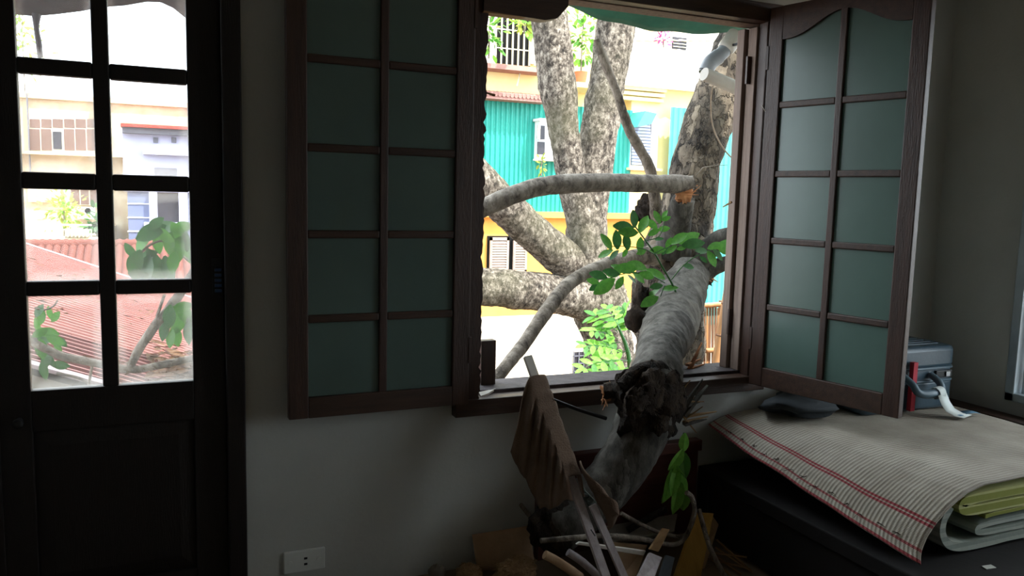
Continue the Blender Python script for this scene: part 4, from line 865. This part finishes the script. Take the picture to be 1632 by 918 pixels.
aw_ = obj('window', fb(1071, 60, 1093, 79, 18, -.04, .02), MT['darkglass'], at_)
for i in range(3): obj('grille_bar', fb(1071, 65 + 5 * i, 1093, 66 + 5 * i, 18, -.08, -.05), MT['rail'], aw_)
for i in range(3):
    for j in range(16): 
        o_ = at(985 + 14 * j, 32 + 16 * i, 17.9); obj('roof_course_tile', B(o_.x, o_.x + .3, 17.9, 18.0, o_.z, o_.z + .03), MT['cream'], at_)
def bush(name, label, cat, c, r, n, ll, mats, group=None, zbase=None, zmin=None):
    t = thing(name, label, cat, Vector((c.x, c.y, zbase if zbase is not None else c.z - r[2])), group)
    st = MB(); st.tube([(Vector((c.x, c.y, wl(t).z)), .02), (c, .012), (c + Vector((.03, 0, r[2] * .6)), .006)], 6, 3); obj('stem', st, MT['twig'], t)
    for i in range(n):
        q = Vector((random.gauss(0, .45), random.gauss(0, .45), random.gauss(0, .45))); p = c + Vector((q.x * r[0], q.y * r[1], q.z * r[2]))
        if zmin is not None: p.z = max(p.z, zmin + ll * 1.3)
        put('leaf', leaf_mesh(.5, .05, .12, random.choice(mats)), leaf_mat(p, q + rv(.6), Vector((0, -.5, 1)) + rv(.6), ll * random.uniform(.7, 1.2)), t)
    return t
random.seed(9)
bush('flowering_bush', 'magenta bougainvillea beside the small attic window', 'bush', at(1058, 64, 17.6), (.3, .2, .25), 60, .12, ('pinkflower',), zbase=fz(1058, 76, 17.6))
bush('hanging_plant', 'green vine hanging through the balcony bars of the yellow house', 'plant', at(780, 48, YH - .95), (.28, .12, .5), 90, .16, ('leaf2', 'leaf'))
bush('balcony_vine', 'pale leafy vine spilling over the balcony bars', 'plant', at(836, 36, YH - .95), (.22, .12, .2), 60, .16, ('leaf2', 'leafyel'))
bs_ = bush('balcony_shrub', 'sunlit shrub in a terracotta pot between the two upright tree trunks', 'shrub', at(928, 62, YH - .6), (.42, .25, .8), 150, .17, ('leaf2', 'leaf'), zbase=fz(928, 118, YH - .6), zmin=fz(928, 112, YH - .6))
bush('window_vine', 'short yellow-green vine dangling from the white box window', 'plant', at(863, 262, YH - .4), (.07, .05, .22), 40, .09, ('leafyel',))
pt = wl(bs_); obj('pot', MB().tube([((pt.x, pt.y, pt.z - .2), .09), ((pt.x, pt.y, pt.z + .04), .13)], 14, 2), MT['terracotta'], bs_)
obj('balcony_ledge', B(fx(900, 128, YH - .6), fx(960, 128, YH - .6), YH - .9, YH, pt.z - .30, pt.z - .205), MT['yellow'], yh)

# ------------------------------------------------------------------ seen through the door: houses and roofs
YA2 = 15.0
ha = thing('stained_house', 'stained cream house with a long grid window seen through the door panes', 'house', (-1.5, YA2, -3.4))
obj('wall', B(-6, 2.6, YA2, YA2 + 2, -3.4, fz(100, 155, YA2)), MT['stain'], ha)
obj('parapet', B(-6.1, 2.7, YA2 - .1, YA2 + .15, fz(100, 160, YA2), fz(100, 152, YA2)), MT['stain'], ha)
gw = obj('grid_window', fb(46, 188, 152, 242, YA2, -.03, .02), MT['rail'], ha)
for i in range(6):
    for (ya_, yb_) in ((190, 204), (206, 240)):
        if i == 2 and ya_ == 206: obj('pane', fb(85, 210, 99, 238, YA2, -.06, -.03), MT['darkglass'], gw); continue
        obj('pane', fb(48 + i * 18.2, ya_, 48 + i * 18.2 + 16.4, yb_, YA2, -.045, -.03), MT['brownblind'], gw)
obj('ledge', B(-6, 2.6, YA2 - .25, YA2, fz(100, 248, YA2), fz(100, 243, YA2)), MT['stain'], ha)
obj('downpipe', fb(46, 150, 48, 290, YA2, -.12, -.05), MT['greytrim'], ha); obj('downpipe', fb(152, 165, 156, 280, YA2, -.14, -.05), MT['yellow'], ha)
lw = obj('lower_window', fb(112, 300, 175, 327, YA2, -.03, .02), MT['rail'], ha)
for i in range(4): obj('pane', fb(114 + i * 15, 302, 127 + i * 15, 326, YA2, -.05, -.03), MT['brownblind'], lw)
wb_ = obj('white_shutter_wall', fb(46, 296, 112, 322, YA2, -.08, .0), MT['whitewall'], ha)
for i in range(4): obj('slat', fb(48, 298 + 6 * i, 110, 300 + 6 * i, YA2, -.12, -.08), MT['cream'], wb_)
ac = thing('air_conditioner', 'white air conditioner box with round dark fan on the stained house', 'air conditioner', at(140, 344, YA2 - .3))
obj('body', fb(126, 330, 152, 348, YA2 - .1, -.3, 0), MT['whitewall'], ac)
c = at(140, 336, YA2 - .42); obj('fan', MB().tube([((c.x, c.y + .03, c.z), .06), ((c.x, c.y, c.z), .055)], 16, 1), MT['blackpl'], ac)
YB2 = 11.5
hb2 = thing('blue_grey_house', 'blue-grey house with white grooves and a red roof edge behind the door', 'house', (.4, YB2, -3.4))
xl = fx(204, 340, YB2)
obj('lower_wall', B(xl, 2.9, YB2, YB2 + 3, -3.4, fz(250, 306, YB2)), MT['bluegrey'], hb2)
obj('upper_wall', B(fx(196, 250, YB2), 2.9, YB2 - .05, YB2 + 3, fz(250, 306, YB2), fz(250, 206, YB2)), MT['lilac'], hb2)
obj('roof_edge', B(fx(192, 200, YB2 - .3), 3.0, YB2 - .3, YB2 + 3, fz(250, 204, YB2 - .3), fz(250, 199, YB2 - .3)), MT['redtrim'], hb2)
obj('fascia', B(fx(196, 208, YB2), 2.95, YB2 - .22, YB2 + 3, fz(250, 214, YB2 - .22), fz(250, 204, YB2 - .22)), MT['greytrim'], hb2)
for px in (244, 273): obj('vent', fb(px, 219, px + 8, 228, YB2 - .05, -.02, .01), MT['greytrim'], hb2)
obj('band', fb(228, 240, 330, 248, YB2 - .05, -.14, .0), MT['lilac'], hb2)
wv_ = obj('upper_window', fb(246, 268, 282, 280, YB2 - .05, -.02, .01), MT['greytrim'], hb2)
for py in (324, 346, 368): obj('groove_strip', fb(203, py, 238, py + 1.6, YB2, -.015, .005), MT['whitewall'], hb2)
for a, b in ((238, 251), (285, 299)): obj('pilaster', fb(a, 306, b, 362, YB2, -.12, .02), MT['lilac'], hb2)
dw = obj('lower_window', fb(251, 306, 285, 356, YB2, -.02, .01), MT['darkglass'], hb2)
obj('window_ledge', fb(230, 354, 304, 360, YB2, -.3, .02), MT['lilac'], hb2)
# balcony railing with hoop ornaments
YR = 10.2
rl = thing('balcony_railing', 'cream iron balcony railing with hoops above the tiled roof', 'railing', at(95, 381, YR))
obj('top_rail', fb(40, 357, 146, 359.5, YR, -.02, .02), MT['rail'], rl); obj('mid_rail', fb(40, 365, 146, 366.5, YR, -.015, .015), MT['rail'], rl); obj('bottom_rail', fb(40, 378.5, 146, 380.5, YR, -.02, .02), MT['rail'], rl)
for px in list(range(42, 104, 7)) + [145]: obj('baluster', fb(px, 366, px + 1.2, 379, YR, -.008, .008), MT['rail'], rl)
for px in (52, 81):
    c = at(px, 369, YR); obj('hoop', MB().tube([(c + Vector((math.cos(a), 0, math.sin(a))) * .035, .008) for a in [i * math.pi / 6 for i in range(13)]], 6, 1), MT['rail'], rl)
cl = MB().grid(lambda u, v: at(104 + 38 * u, 367 + 12 * v, YR - .05 + .02 * math.sin(u * 40)), 40, 3); tag(obj('hung_cloth', cl, MT['rail'], solid=.004), 'pale pleated cloth hung on the balcony railing', 'cloth')
tag(obj('balcony_floor_slab', B(-3.2, fx(160, 382, YR), YR - .05, YA2, -3.4, fz(95, 381, YR)), MT['stain']), 'stained balcony base under the cream railing', 'balcony')
random.seed(13)
bush('balcony_plant', 'yellow-green sunlit creeper in front of the stained house', 'plant', at(102, 337, YR + .8), (.26, .2, .26), 170, .09, ('leafyel', 'leafyel', 'leaf2'), zbase=fz(95, 381, YR), zmin=fz(95, 381, YR))
bush('potted_shrub', 'dark shrub at the end of the balcony railing', 'shrub', at(155, 366, YR + .75), (.12, .14, .3), 110, .12, ('leafdark', 'leaf'), zbase=fz(95, 381, YR), zmin=fz(95, 381, YR))
# tiled roof below the balcony, tiles as single pieces
rt = thing('tiled_roof', 'faded red tiled roof in rows below the balcony', 'roof', (-.7, 8.4, -3.4))
ztop, zbot, yt, yb_ = fz(150, 392, 9.6), fz(150, 392, 9.6) - .70, 9.6, 7.72
tm = MB(); tm.smooth = True; W_, L_ = .092, .62; vs = []
for i in range(7):
    a = i / 6; x = -W_ / 2 + W_ * a; z = .03 * math.sin(math.pi * a)
    vs += [(x, 0, z), (x, L_, z)]
tm.add(vs, [(2*i, 2*i+2, 2*i+3, 2*i+1) for i in range(6)]); tme = tm.mesh('tile'); tme.materials.append(MT['tile'])
sl = math.atan2(ztop - zbot, yt - yb_)
for r in range(4):
    for c_ in range(44):
        x = -2.9 + c_ * .095; t = r / 4
        mw = Matrix.Translation((x, lerp(yb_, yt, t), lerp(zbot, ztop, t) + .01 * (r % 2))) @ Matrix.Rotation(sl + .03, 4, 'X')
        put('tile', tme, mw, rt)
obj('deck', MB().prism([(-3.1, yb_, zbot - .02), (-3.1, yt, ztop - .02), (-3.1, yt, -3.4), (-3.1, yb_, -3.4)], (4.35, 0, 0)), MT['tile'], rt)
obj('ridge', MB().tube([((-3.1, yt, ztop + .02), .07), ((1.25, yt, ztop + .02), .07)], 12, 8), MT['tile'], rt)
# red corrugated roof just outside, ribs running down to the right
RS = .385
z0r = at(110, 605, 1.98); Z0 = z0r.z + RS * z0r.x
def rz(x): return Z0 - RS * x
rr = thing('red_corrugated_roof', 'red corrugated metal roof littered with leaves just below the door', 'roof', (-.3, 4.5, -3.4))
ya_, yb2 = 1.98, 7.5
yy = ya_; k = 0
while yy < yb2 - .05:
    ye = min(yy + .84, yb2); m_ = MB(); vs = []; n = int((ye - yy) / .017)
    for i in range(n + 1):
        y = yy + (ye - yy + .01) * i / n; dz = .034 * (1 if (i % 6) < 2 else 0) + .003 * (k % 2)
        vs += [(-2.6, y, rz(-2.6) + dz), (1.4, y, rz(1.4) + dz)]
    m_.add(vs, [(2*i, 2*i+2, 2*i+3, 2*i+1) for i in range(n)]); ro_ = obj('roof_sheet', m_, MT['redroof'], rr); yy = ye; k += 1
    ro_.data.materials.append(MT['redcrest'])                 # paler red paints the highlight along the rib crests
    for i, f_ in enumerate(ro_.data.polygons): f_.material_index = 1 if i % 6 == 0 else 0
for y, w_ in ((ya_, .09), (yb2, .12)): obj('verge_flashing', MB().bar((-2.6, y, rz(-2.6) + .03), (1.4, y, rz(1.4) + .03), w_, .02), MT['flash'], rr)
obj('roof_support', MB().prism([(-2.5, 2.1, rz(-2.5) - .06), (1.3, 2.1, rz(1.3) - .06), (1.3, 2.1, -3.4), (-2.5, 2.1, -3.4)], (0, 4.8, 0)), MT['neigh'], rr)
# leaf litter and twigs on the roof (uncountable)
random.seed(17); lit = MB()
for i in range(1500):
    if i < 400: x, y = random.uniform(-.1, .9), random.uniform(2.0, 3.6)
    elif i < 1220: x, y = random.uniform(.02, .7), random.uniform(2.0, 2.95)
    else: x, y = random.uniform(-1.6, .9), random.uniform(2.0, 6.8)
    c = Vector((x, y, rz(x) + .02 + (random.uniform(0, .06) if i < 1220 else 0))); d = rv(1); d.z *= .25; d.normalize(); s = d.cross(Vector((0, 0, 1))).normalized(); L = random.uniform(.035, .11); w_ = L * random.choice((.07, .3, .45))
    lit.add([c - d * L, c + s * w_ + Vector((0, 0, .012)), c + d * L, c - s * w_], [(0, 1, 2, 3)])
tag(obj('leaf_litter', lit, MT['dryleaf']), 'dry leaves and twigs strewn over the red roof', 'litter', kind='stuff')
# broken branches just outside the door
YD = 1.45
b1 = thing('snapped_bough', 'dark leafy bough crossing low outside the door glass', 'branch', at(110, 600, YD))
obj('stem', MB().tube([(Vector((-.85, 2.35, rz(-.85) + .035)), .02), R3(10, 522, YD + .1, 7), R3(60, 549, YD, 7), R3(95, 566, YD, 6.5), R3(130, 574, YD, 6.5), R3(185, 586, YD, 6.5), R3(215, 589, YD, 6), R3(250, 583, YD, 6), R3(330, 566, YD, 5.5)], 12, 6, .1, 20), MT['twig'], b1)
obj('stem', MB().tube([R3(206, 588, YD, 6), R3(222, 556, YD + .03, 7), R3(248, 518, YD + .06, 7.5), R3(275, 485, YD + .08, 7.5), R3(305, 440, YD + .1, 7), R3(340, 380, YD + .1, 6)], 12, 6, .1, 20), MT['twig'], b1)
obj('twig', MB().tube([R3(148, 578, YD, 2.2), R3(144, 598, YD, 2.2), R3(141, 618, YD, 2)], 8, 3), MT['twig'], b1)
obj('twig', MB().tube([R3(262, 470, YD, 2.5), R3(255, 490, YD + .05, 2.5), R3(250, 505, YD + .05, 2.5)], 8, 3), MT['twig'], b1)
obj('twig', MB().tube([R3(90, 595, YD + .1, 2.5), R3(130, 604, YD + .1, 2.5), R3(150, 622, YD + .1, 2.5)], 8, 3), MT['twig'], b1)
obj('twig', MB().tube([R3(300, 415, YD, 1.8), R3(275, 395, YD, 1.8), R3(258, 384, YD, 1.8), R3(240, 390, YD, 1.8), R3(225, 402, YD, 1.8)], 8, 3), MT['twig'], b1)
obj('twig', MB().tube([R3(55, 490, YD, 1.5), R3(70, 494, YD, 1.5), R3(85, 488, YD, 1.5), R3(92, 478, YD, 1.5)], 8, 3), MT['twig'], b1)
random.seed(23)
def leaves_px(parent, lst, Y, mats, wr=.55):
    for (x, y, l, a) in lst:
        c = at(x, y, Y + random.uniform(-.05, .05)); Lm = size(c, l); ra = math.radians(a)
        d = RIGHT * math.cos(ra) + UP * math.sin(ra) + FWD * random.uniform(-.25, .25); d.normalize()
        put('leaf', leaf_mesh(wr, .05, .12, random.choice(mats)), leaf_mat(c - d * Lm * .5, d, -FWD + rv(.45), Lm), parent)
leaves_px(b1, [(208, 400, 30, -60), (248, 356, 30, 40), (276, 418, 36, -95), (240, 370, 50, 30), (265, 362, 46, 10), (285, 372, 40, -60), (228, 385, 40, 60), (252, 388, 34, -90), (270, 388, 36, -100), (282, 400, 50, -110), (296, 385, 34, -95), (215, 420, 50, -120), (232, 430, 50, -100), (252, 432, 48, -85), (268, 428, 44, -70), (222, 440, 40, 170), (245, 412, 38, -60), (235, 408, 36, 200), (290, 362, 34, 15), (262, 375, 40, 150), (300, 400, 40, -80)], YD, ('leafdark', 'leafdark', 'leaf'))
leaves_px(b1, [(66, 505, 26, -100), (88, 505, 22, -130), (80, 500, 26, -80), (62, 495, 24, 60), (72, 540, 34, 20), (88, 542, 30, -30), (78, 530, 30, -10), (66, 556, 34, -80), (92, 552, 24, -70), (74, 572, 34, -110), (82, 575, 28, -60), (96, 582, 28, -10), (70, 590, 34, -90), (64, 530, 26, 30), (98, 545, 22, -50), (60, 520, 30, -70)], YD, ('leafdark', 'leaf', 'leaf'))
leaves_px(b1, [(270, 505, 40, -100), (285, 510, 44, -95), (295, 500, 40, -75), (262, 525, 40, -110), (280, 535, 36, -80), (300, 530, 40, -95), (290, 490, 34, 20), (272, 540, 30, -100), (306, 515, 34, -90)], YD + .05, ('leafdark', 'leaf'))
# grey tarpaulin over the door with a hanging strap
ed2 = [at(px, py, .75) for px, py in ((-60, 0), (0, 18), (30, 23), (55, 25), (90, 22), (130, 17), (160, 11), (200, 8), (235, 2), (256, 3), (276, 12), (296, 28), (330, 40), (380, 50))]
def tp(u, v):
    k = u * 13; i = min(int(k), 12); e = ed2[i].lerp(ed2[i + 1], k - i); return Vector((e.x, .22, 3.05)).lerp(e, v) - Vector((0, -.006, .06 * math.sin(math.pi * v)))
ta = thing('tarpaulin', 'grey sagging tarpaulin rigged over the door outside', 'tarpaulin', (-.2, .2, 2.4))
obj('sheet', MB().grid(tp, 52, 12), MT['tarp'], ta, solid=.004)
obj('hanging_strap', MB().tube([R3(58, 22, .75, 7), R3(58, 45, .75, 4), R3(62, 70, .75, 4.5), R3(64, 92, .75, 4)], 10, 4), MT['tarp'], ta)
bush('far_tree_top', 'pale green treetop behind the stained house', 'tree', at(36, 60, 18.6), (.5, .4, .7), 90, .16, ('leaf2', 'leafyel'), zbase=-3.4)

# ------------------------------------------------------------------ debris and things on the floor under the window
pn = thing('wooden_headboard', 'dark red-brown wooden panel with a top rail standing against the wall under the window', 'panel', (1.85, -.03, FL))
pz = at(940, 722, -.05).z
obj('panel', B(1.42, 2.195, -.033, -.012, FL, pz - .03), MT['redwood'], pn); obj('top_rail', B(1.40, 2.2, -.055, -.004, pz - .05, pz), MT['redwood'], pn, bevel=.004); obj('stile', B(1.40, 1.45, -.05, -.006, FL, pz - .05), MT['redwood'], pn)
# long lath with a brown towel
la0, la1 = at(841, 569, -.13), at(978, 955, -.66)
la1 = la0 + (la1 - la0) * ((la0.z - FL - .005) / (la0.z - la1.z))
lath = thing('wooden_lath', 'long grey lath leaning on the sill with a brown towel over it', 'lath', la1)
obj('lath', MB().bar(la0, la1, .030, .016, up=(0, -1, .3)), MT['lath'], lath)
obj('pale_tip', MB().bar(la0 + (la0 - la1) * .002, la0.lerp(la1, .075), .032, .018, up=(0, -1, .3)), MT['pvcw'], lath)
for t in (.62, .78): c = la0.lerp(la1, t); obj('nail', MB().bar(c + Vector((0, -.02, 0)), c + Vector((.01, -.035, -.02)), .003, .003), MT['blackmetal'], lath)
lb0, lb1 = at(944, 805, -.50), at(1006, 945, -.60); lb1 = lb0 + (lb1 - lb0) * ((lb0.z - FL - .005) / (lb0.z - lb1.z))
tag(obj('wooden_lath', MB().bar(lb0, lb1, .026, .014, up=(0, -1, .3)), MT['lath']), 'shorter grey lath standing beside the towel-draped one', 'lath')
# towel: draped over the lath, both flaps hanging with folds
s0, s1 = la0.lerp(la1, .09), la0.lerp(la1, .46)
def tow(u, v):
    """u along the lath, v from one hem over the lath to the other"""
    c = s0.lerp(s1, u); w = v * 2 - 1; a = abs(w)
    ln = (lerp(.27, .30, u * 2) if u < .5 else lerp(.30, .07, (u - .5) * 2)) * a if w < 0 else lerp(.05, .09, u) * a
    side = -1 if w < 0 else 1
    ph = u * 40 + 3.0 * noise.noise(Vector((u * 3.1, w, 2.)))+ w * 2.2
    env = (.35 + .65 * math.exp(-((a - .25) / .3) ** 2)) * (.5 + .9 * abs(noise.noise(Vector((u * 4, 7.3, 0)))))
    f = (.018 * math.sin(ph) + .008 * noise.noise(Vector((u * 22, w * 2, 5.)))) * env * min(1, max(0, a - .12) * 3.5)
    out = .026 * (1 - (1 - min(1, a * 6)) ** 2) + (.10 * a * (1 - u) if w < 0 else .03 * a)
    x = c.x + side * out + f * .5; z = c.z + .022 - ln * min(1, a * 1.5) + .003 * math.sin(ph) * env + .02 * noise.noise(Vector((u * 5, w, 9.))) * a
    return Vector((x, c.y - .014 - (.05 * a if w < 0 else -.015 * a) + f, z))
tag(obj('towel', MB().grid(tow, 110, 30), MT['towel'], solid=.006), 'brown towel draped in folds over the leaning lath', 'towel')
s2, s3 = at(926, 738, -.44), at(954, 792, -.46)
def tow2(u, v):
    a = math.pi * (v * 1.25 - .15); c = s2.lerp(s3, u); r = lerp(.03, .085, math.sin(math.pi * min(1, u * .9 + .1)))
    return c + RIGHT * (r * 1.0 * (1 - math.cos(a)) * .55) + Vector((0, 0, -1)) * (.11 * v * (1 + .3 * u)) + Vector((0, -1, 0)) * (r * .9 * math.sin(a)) + Vector((0, 0, .008 * math.sin(u * 20)))
tag(obj('hanging_cloth', MB().grid(tow2, 30, 24), MT['towel'], solid=.006), 'curled brown hem of cloth hanging beside the fallen limb', 'cloth')
s4, s5 = at(914, 775, -.345), at(938, 806, -.35)
tag(obj('grey_rag', MB().grid(lambda u, v: s4.lerp(s5, u) + Vector((.02 + .05 * v + .012 * math.sin(u * 17), -.01 + .01 * math.sin(v * 5), -.10 * v * (.5 + u))), 24, 12), MT['towel2'], solid=.005), 'grey-green rag hanging below the brown towel', 'rag')
def stick(name, label, pts, r, mat, cat='stick', Y=-.25, group=None, seg=10, amp=.08):
    mb = MB().tube([(at(p[0], p[1], p[2] if len(p) > 2 else Y), r * (p[3] if len(p) > 3 else 1)) for p in pts], seg, 6, amp, 25)
    mz = min(v.z for v in mb.v)
    if mz < FL + .002:
        for v in mb.v: v.z += max(0, FL + .003 - v.z)
    return tag(obj(name, mb, mat), label, cat, group)
stick('dark_rod', 'dark straight rod running from the towel to the fallen limb', [(878, 636, -.07), (920, 652, -.08), (966, 667, -.09)], .008, MT['blackmetal'], 'rod', amp=0)
stick('bent_twig', 'long pale bent twig with an upturned end over the debris', [(862, 862, -.40), (905, 858, -.40), (960, 854, -.40), (1015, 858, -.40), (1070, 868, -.41), (1090, 858, -.41), (1102, 835, -.41), (1107, 812, -.41), (1102, 792, -.41), (1094, 785, -.41)], .010, MT['twig'], 'twig')
stick('thin_twig', 'thin pale twig arching from the limb onto the planks', [(990, 818, -.36), (1004, 826, -.36), (1022, 836, -.36), (1055, 850, -.365), (1085, 856, -.365)], .008, MT['twig'], 'twig')
stick('dark_twig', 'dark twig standing against the yellow plank', [(1114, 812, -.40), (1120, 835, -.44), (1130, 868, -.50), (1140, 890, -.54), (1158, 925, -.58)], .010, MT['twig'], 'twig')
stick('short_stick', 'short stick poking out beside the butt of the limb', [(830, 804, -.10), (836, 812, -.10), (846, 824, -.11)], .009, MT['twig'], 'stick')
stick('brown_stick', 'thick brown stick lying behind the thin pale twig', [(1000, 845, -.16), (1025, 831, -.17), (1045, 820, -.17), (1062, 811, -.17)], .014, MT['darkbark'], 'stick')
stick('grey_stick', 'grey stick lying on the straw in front of the limb', [(905, 880, -.36), (930, 897, -.38), (960, 925, -.40)], .015, MT['lath'], 'stick')
stick('brown_stick', 'brown stick lying across the straw sack', [(868, 884, -.49), (892, 897, -.50), (925, 920, -.50)], .016, MT['board'], 'stick')
def board(name, label, quad, th, mat, cat='board'):
    """a flat board given by four picture corners with depths"""
    P = [at(*q_) for q_ in quad]
    n = (P[1] - P[0]).cross(P[3] - P[0]).normalized()
    if n.dot(FWD) < 0: n = -n
    mb = MB().prism(P, n * th); mz = min(v.z for v in mb.v)
    if mz < FL:
        for v in mb.v: v.z = max(v.z, FL + .002)
    return tag(obj(name, mb, mat, bevel=.003), label, cat)
board('yellow_plank', 'broken yellow painted plank standing on end in the debris', [(1112, 816, -.30), (1138, 818, -.30), (1116, 930, -.44), (1074, 928, -.44)], .022, MT['plank'], 'plank')
board('dark_plank', 'darker plank leaning behind the yellow plank', [(1136, 822, -.27), (1146, 836, -.27), (1122, 935, -.36), (1100, 930, -.36)], .018, MT['board'], 'plank')
board('split_batten', 'pale split batten crossing the bent twig', [(1058, 842, -.46), (1068, 844, -.46), (1050, 880, -.48), (1036, 876, -.48)], .014, MT['rawwood'], 'batten')
board('grey_board', 'grey board lying slanted beside the yellow plank', [(1036, 880, -.52), (1056, 888, -.52), (1036, 940, -.66), (1006, 940, -.66)], .015, MT['lath'], 'board')
board('dark_board', 'dark grey board between the grey board and yellow plank', [(1062, 884, -.54), (1076, 888, -.54), (1064, 940, -.64), (1044, 940, -.64)], .012, MT['bag'], 'board')
board('tan_board', 'tan fibre board sheet lying under the bent twig', [(965, 862, -.22), (1032, 868, -.24), (1010, 930, -.4), (990, 920, -.4)], .012, MT['board'], 'board')
board('thin_batten', 'thin pale batten lying flat below the bent twig', [(918, 868, -.44), (924, 864, -.44), (1030, 878, -.46), (1026, 886, -.46)], .012, MT['pvcw'], 'batten')
board('floor_board', 'grey-brown board lying along the foot of the panel', [(965, 838, -.10), (1080, 818, -.10), (1075, 846, -.2), (960, 868, -.2)], .010, MT['newspaper'], 'board')
gr = MB().grid(lambda u, v: Vector((lerp(1.62, 1.98, u), lerp(-.16, -.06, v), FL + .07 + .02 * math.sin(u * 9) * math.sin(v * 4) + .02 * noise.noise(Vector((u * 4, v * 4, 1))))), 24, 10)
tag(obj('crumpled_cloth', gr, MT['newspaper'], solid=.006), 'crumpled grey cloth on the floor against the red panel', 'cloth')
# straw sack pieces and rubble
random.seed(31)
def sack(label, c, rx, ry, rzz, mat='straw'):
    c = Vector(c); mb = MB().blob(c, rx, ry, rzz, .3, 14, 36, 20)
    for v in mb.v: v.z = max(v.z, FL + .001); v.y = min(v.y, -.03)
    o = obj('straw_bundle', mb, MT[mat]); fm = MB()
    for i in range(150):
        b = random.choice(mb.v); d = Vector((random.choice((-1, 1)), random.uniform(-.4, .4), random.uniform(-.2, .25))).normalized(); e = c.lerp(b, .95) + d * random.uniform(.2, .45) * rx
        e.z = max(e.z, FL + .003); e.y = min(e.y, -.03); fm.bar(b + Vector((0, -.002, .004)), e, .004, .003, w2=.0015, h2=.001)
    tag(obj('straw_fibres', fm, MT['rawwood'] if mat == 'straw' else MT['board'], o), kind='stuff')
    tag(o, label, 'straw')
sack('frayed straw bundle on the floor before the leaning rush mat', (1.235, -.19, FL + .045), .085, .05, .055)
sack('small flat straw bundle on the floor near the grey rubble chunk', (1.07, -.12, FL + .03), .05, .045, .04)
sack('long straw bundle lying in front of the butt of the limb', (1.27, -.42, FL + .04), .12, .05, .05)
fc_ = at(1108, 905, -.60); sack('brown crumpled fibre clump in front of the yellow plank', (fc_.x, -.62, FL + .05), .05, .05, .06, 'darkbark')
tag(obj('rush_mat', MB().grid(lambda u, v: Vector((lerp(1.12, 1.37, u), lerp(-.085, -.016, v), FL + .012 + .13 * v + .006 * math.sin(u * 11) * (1 - v))), 24, 10), MT['board'], solid=.006), 'tan woven rush mat scrap leaning on the plaster wall', 'mat')
tag(obj('stone_chunk', MB().blob((.955, -.07, FL + .03), .035, .03, .035, .4, 14), MT['neigh']), 'small grey chunk of rubble on the floor by the wall', 'rubble')
# broken wicker fan: rods that spread from one end
fo = at(1148, 862, -.28)
fan = thing('broken_wicker', 'broken wicker frame of thin pale rods lying beside the bed', 'wicker', Vector((fo.x + .1, -.4, FL)))
for (a, b) in (((1142, 860), (1215, 925)), ((1140, 872), (1200, 930)), ((1136, 882), (1180, 932)), ((1132, 894), (1165, 935)), ((1130, 880), (1190, 888)), ((1126, 898), (1195, 906)), ((1150, 868), (1230, 912))):
    pa, pb = at(*a, -.30), at(*b, -.46); pa.z = max(pa.z, FL + .01); pb.z = max(pb.z, FL + .006); pb.x = min(pb.x, 2.17); pa.x = min(pa.x, 2.16)
    obj('rod', MB().bar(pa, pb, .006, .006), MT['rawwood'], fan)
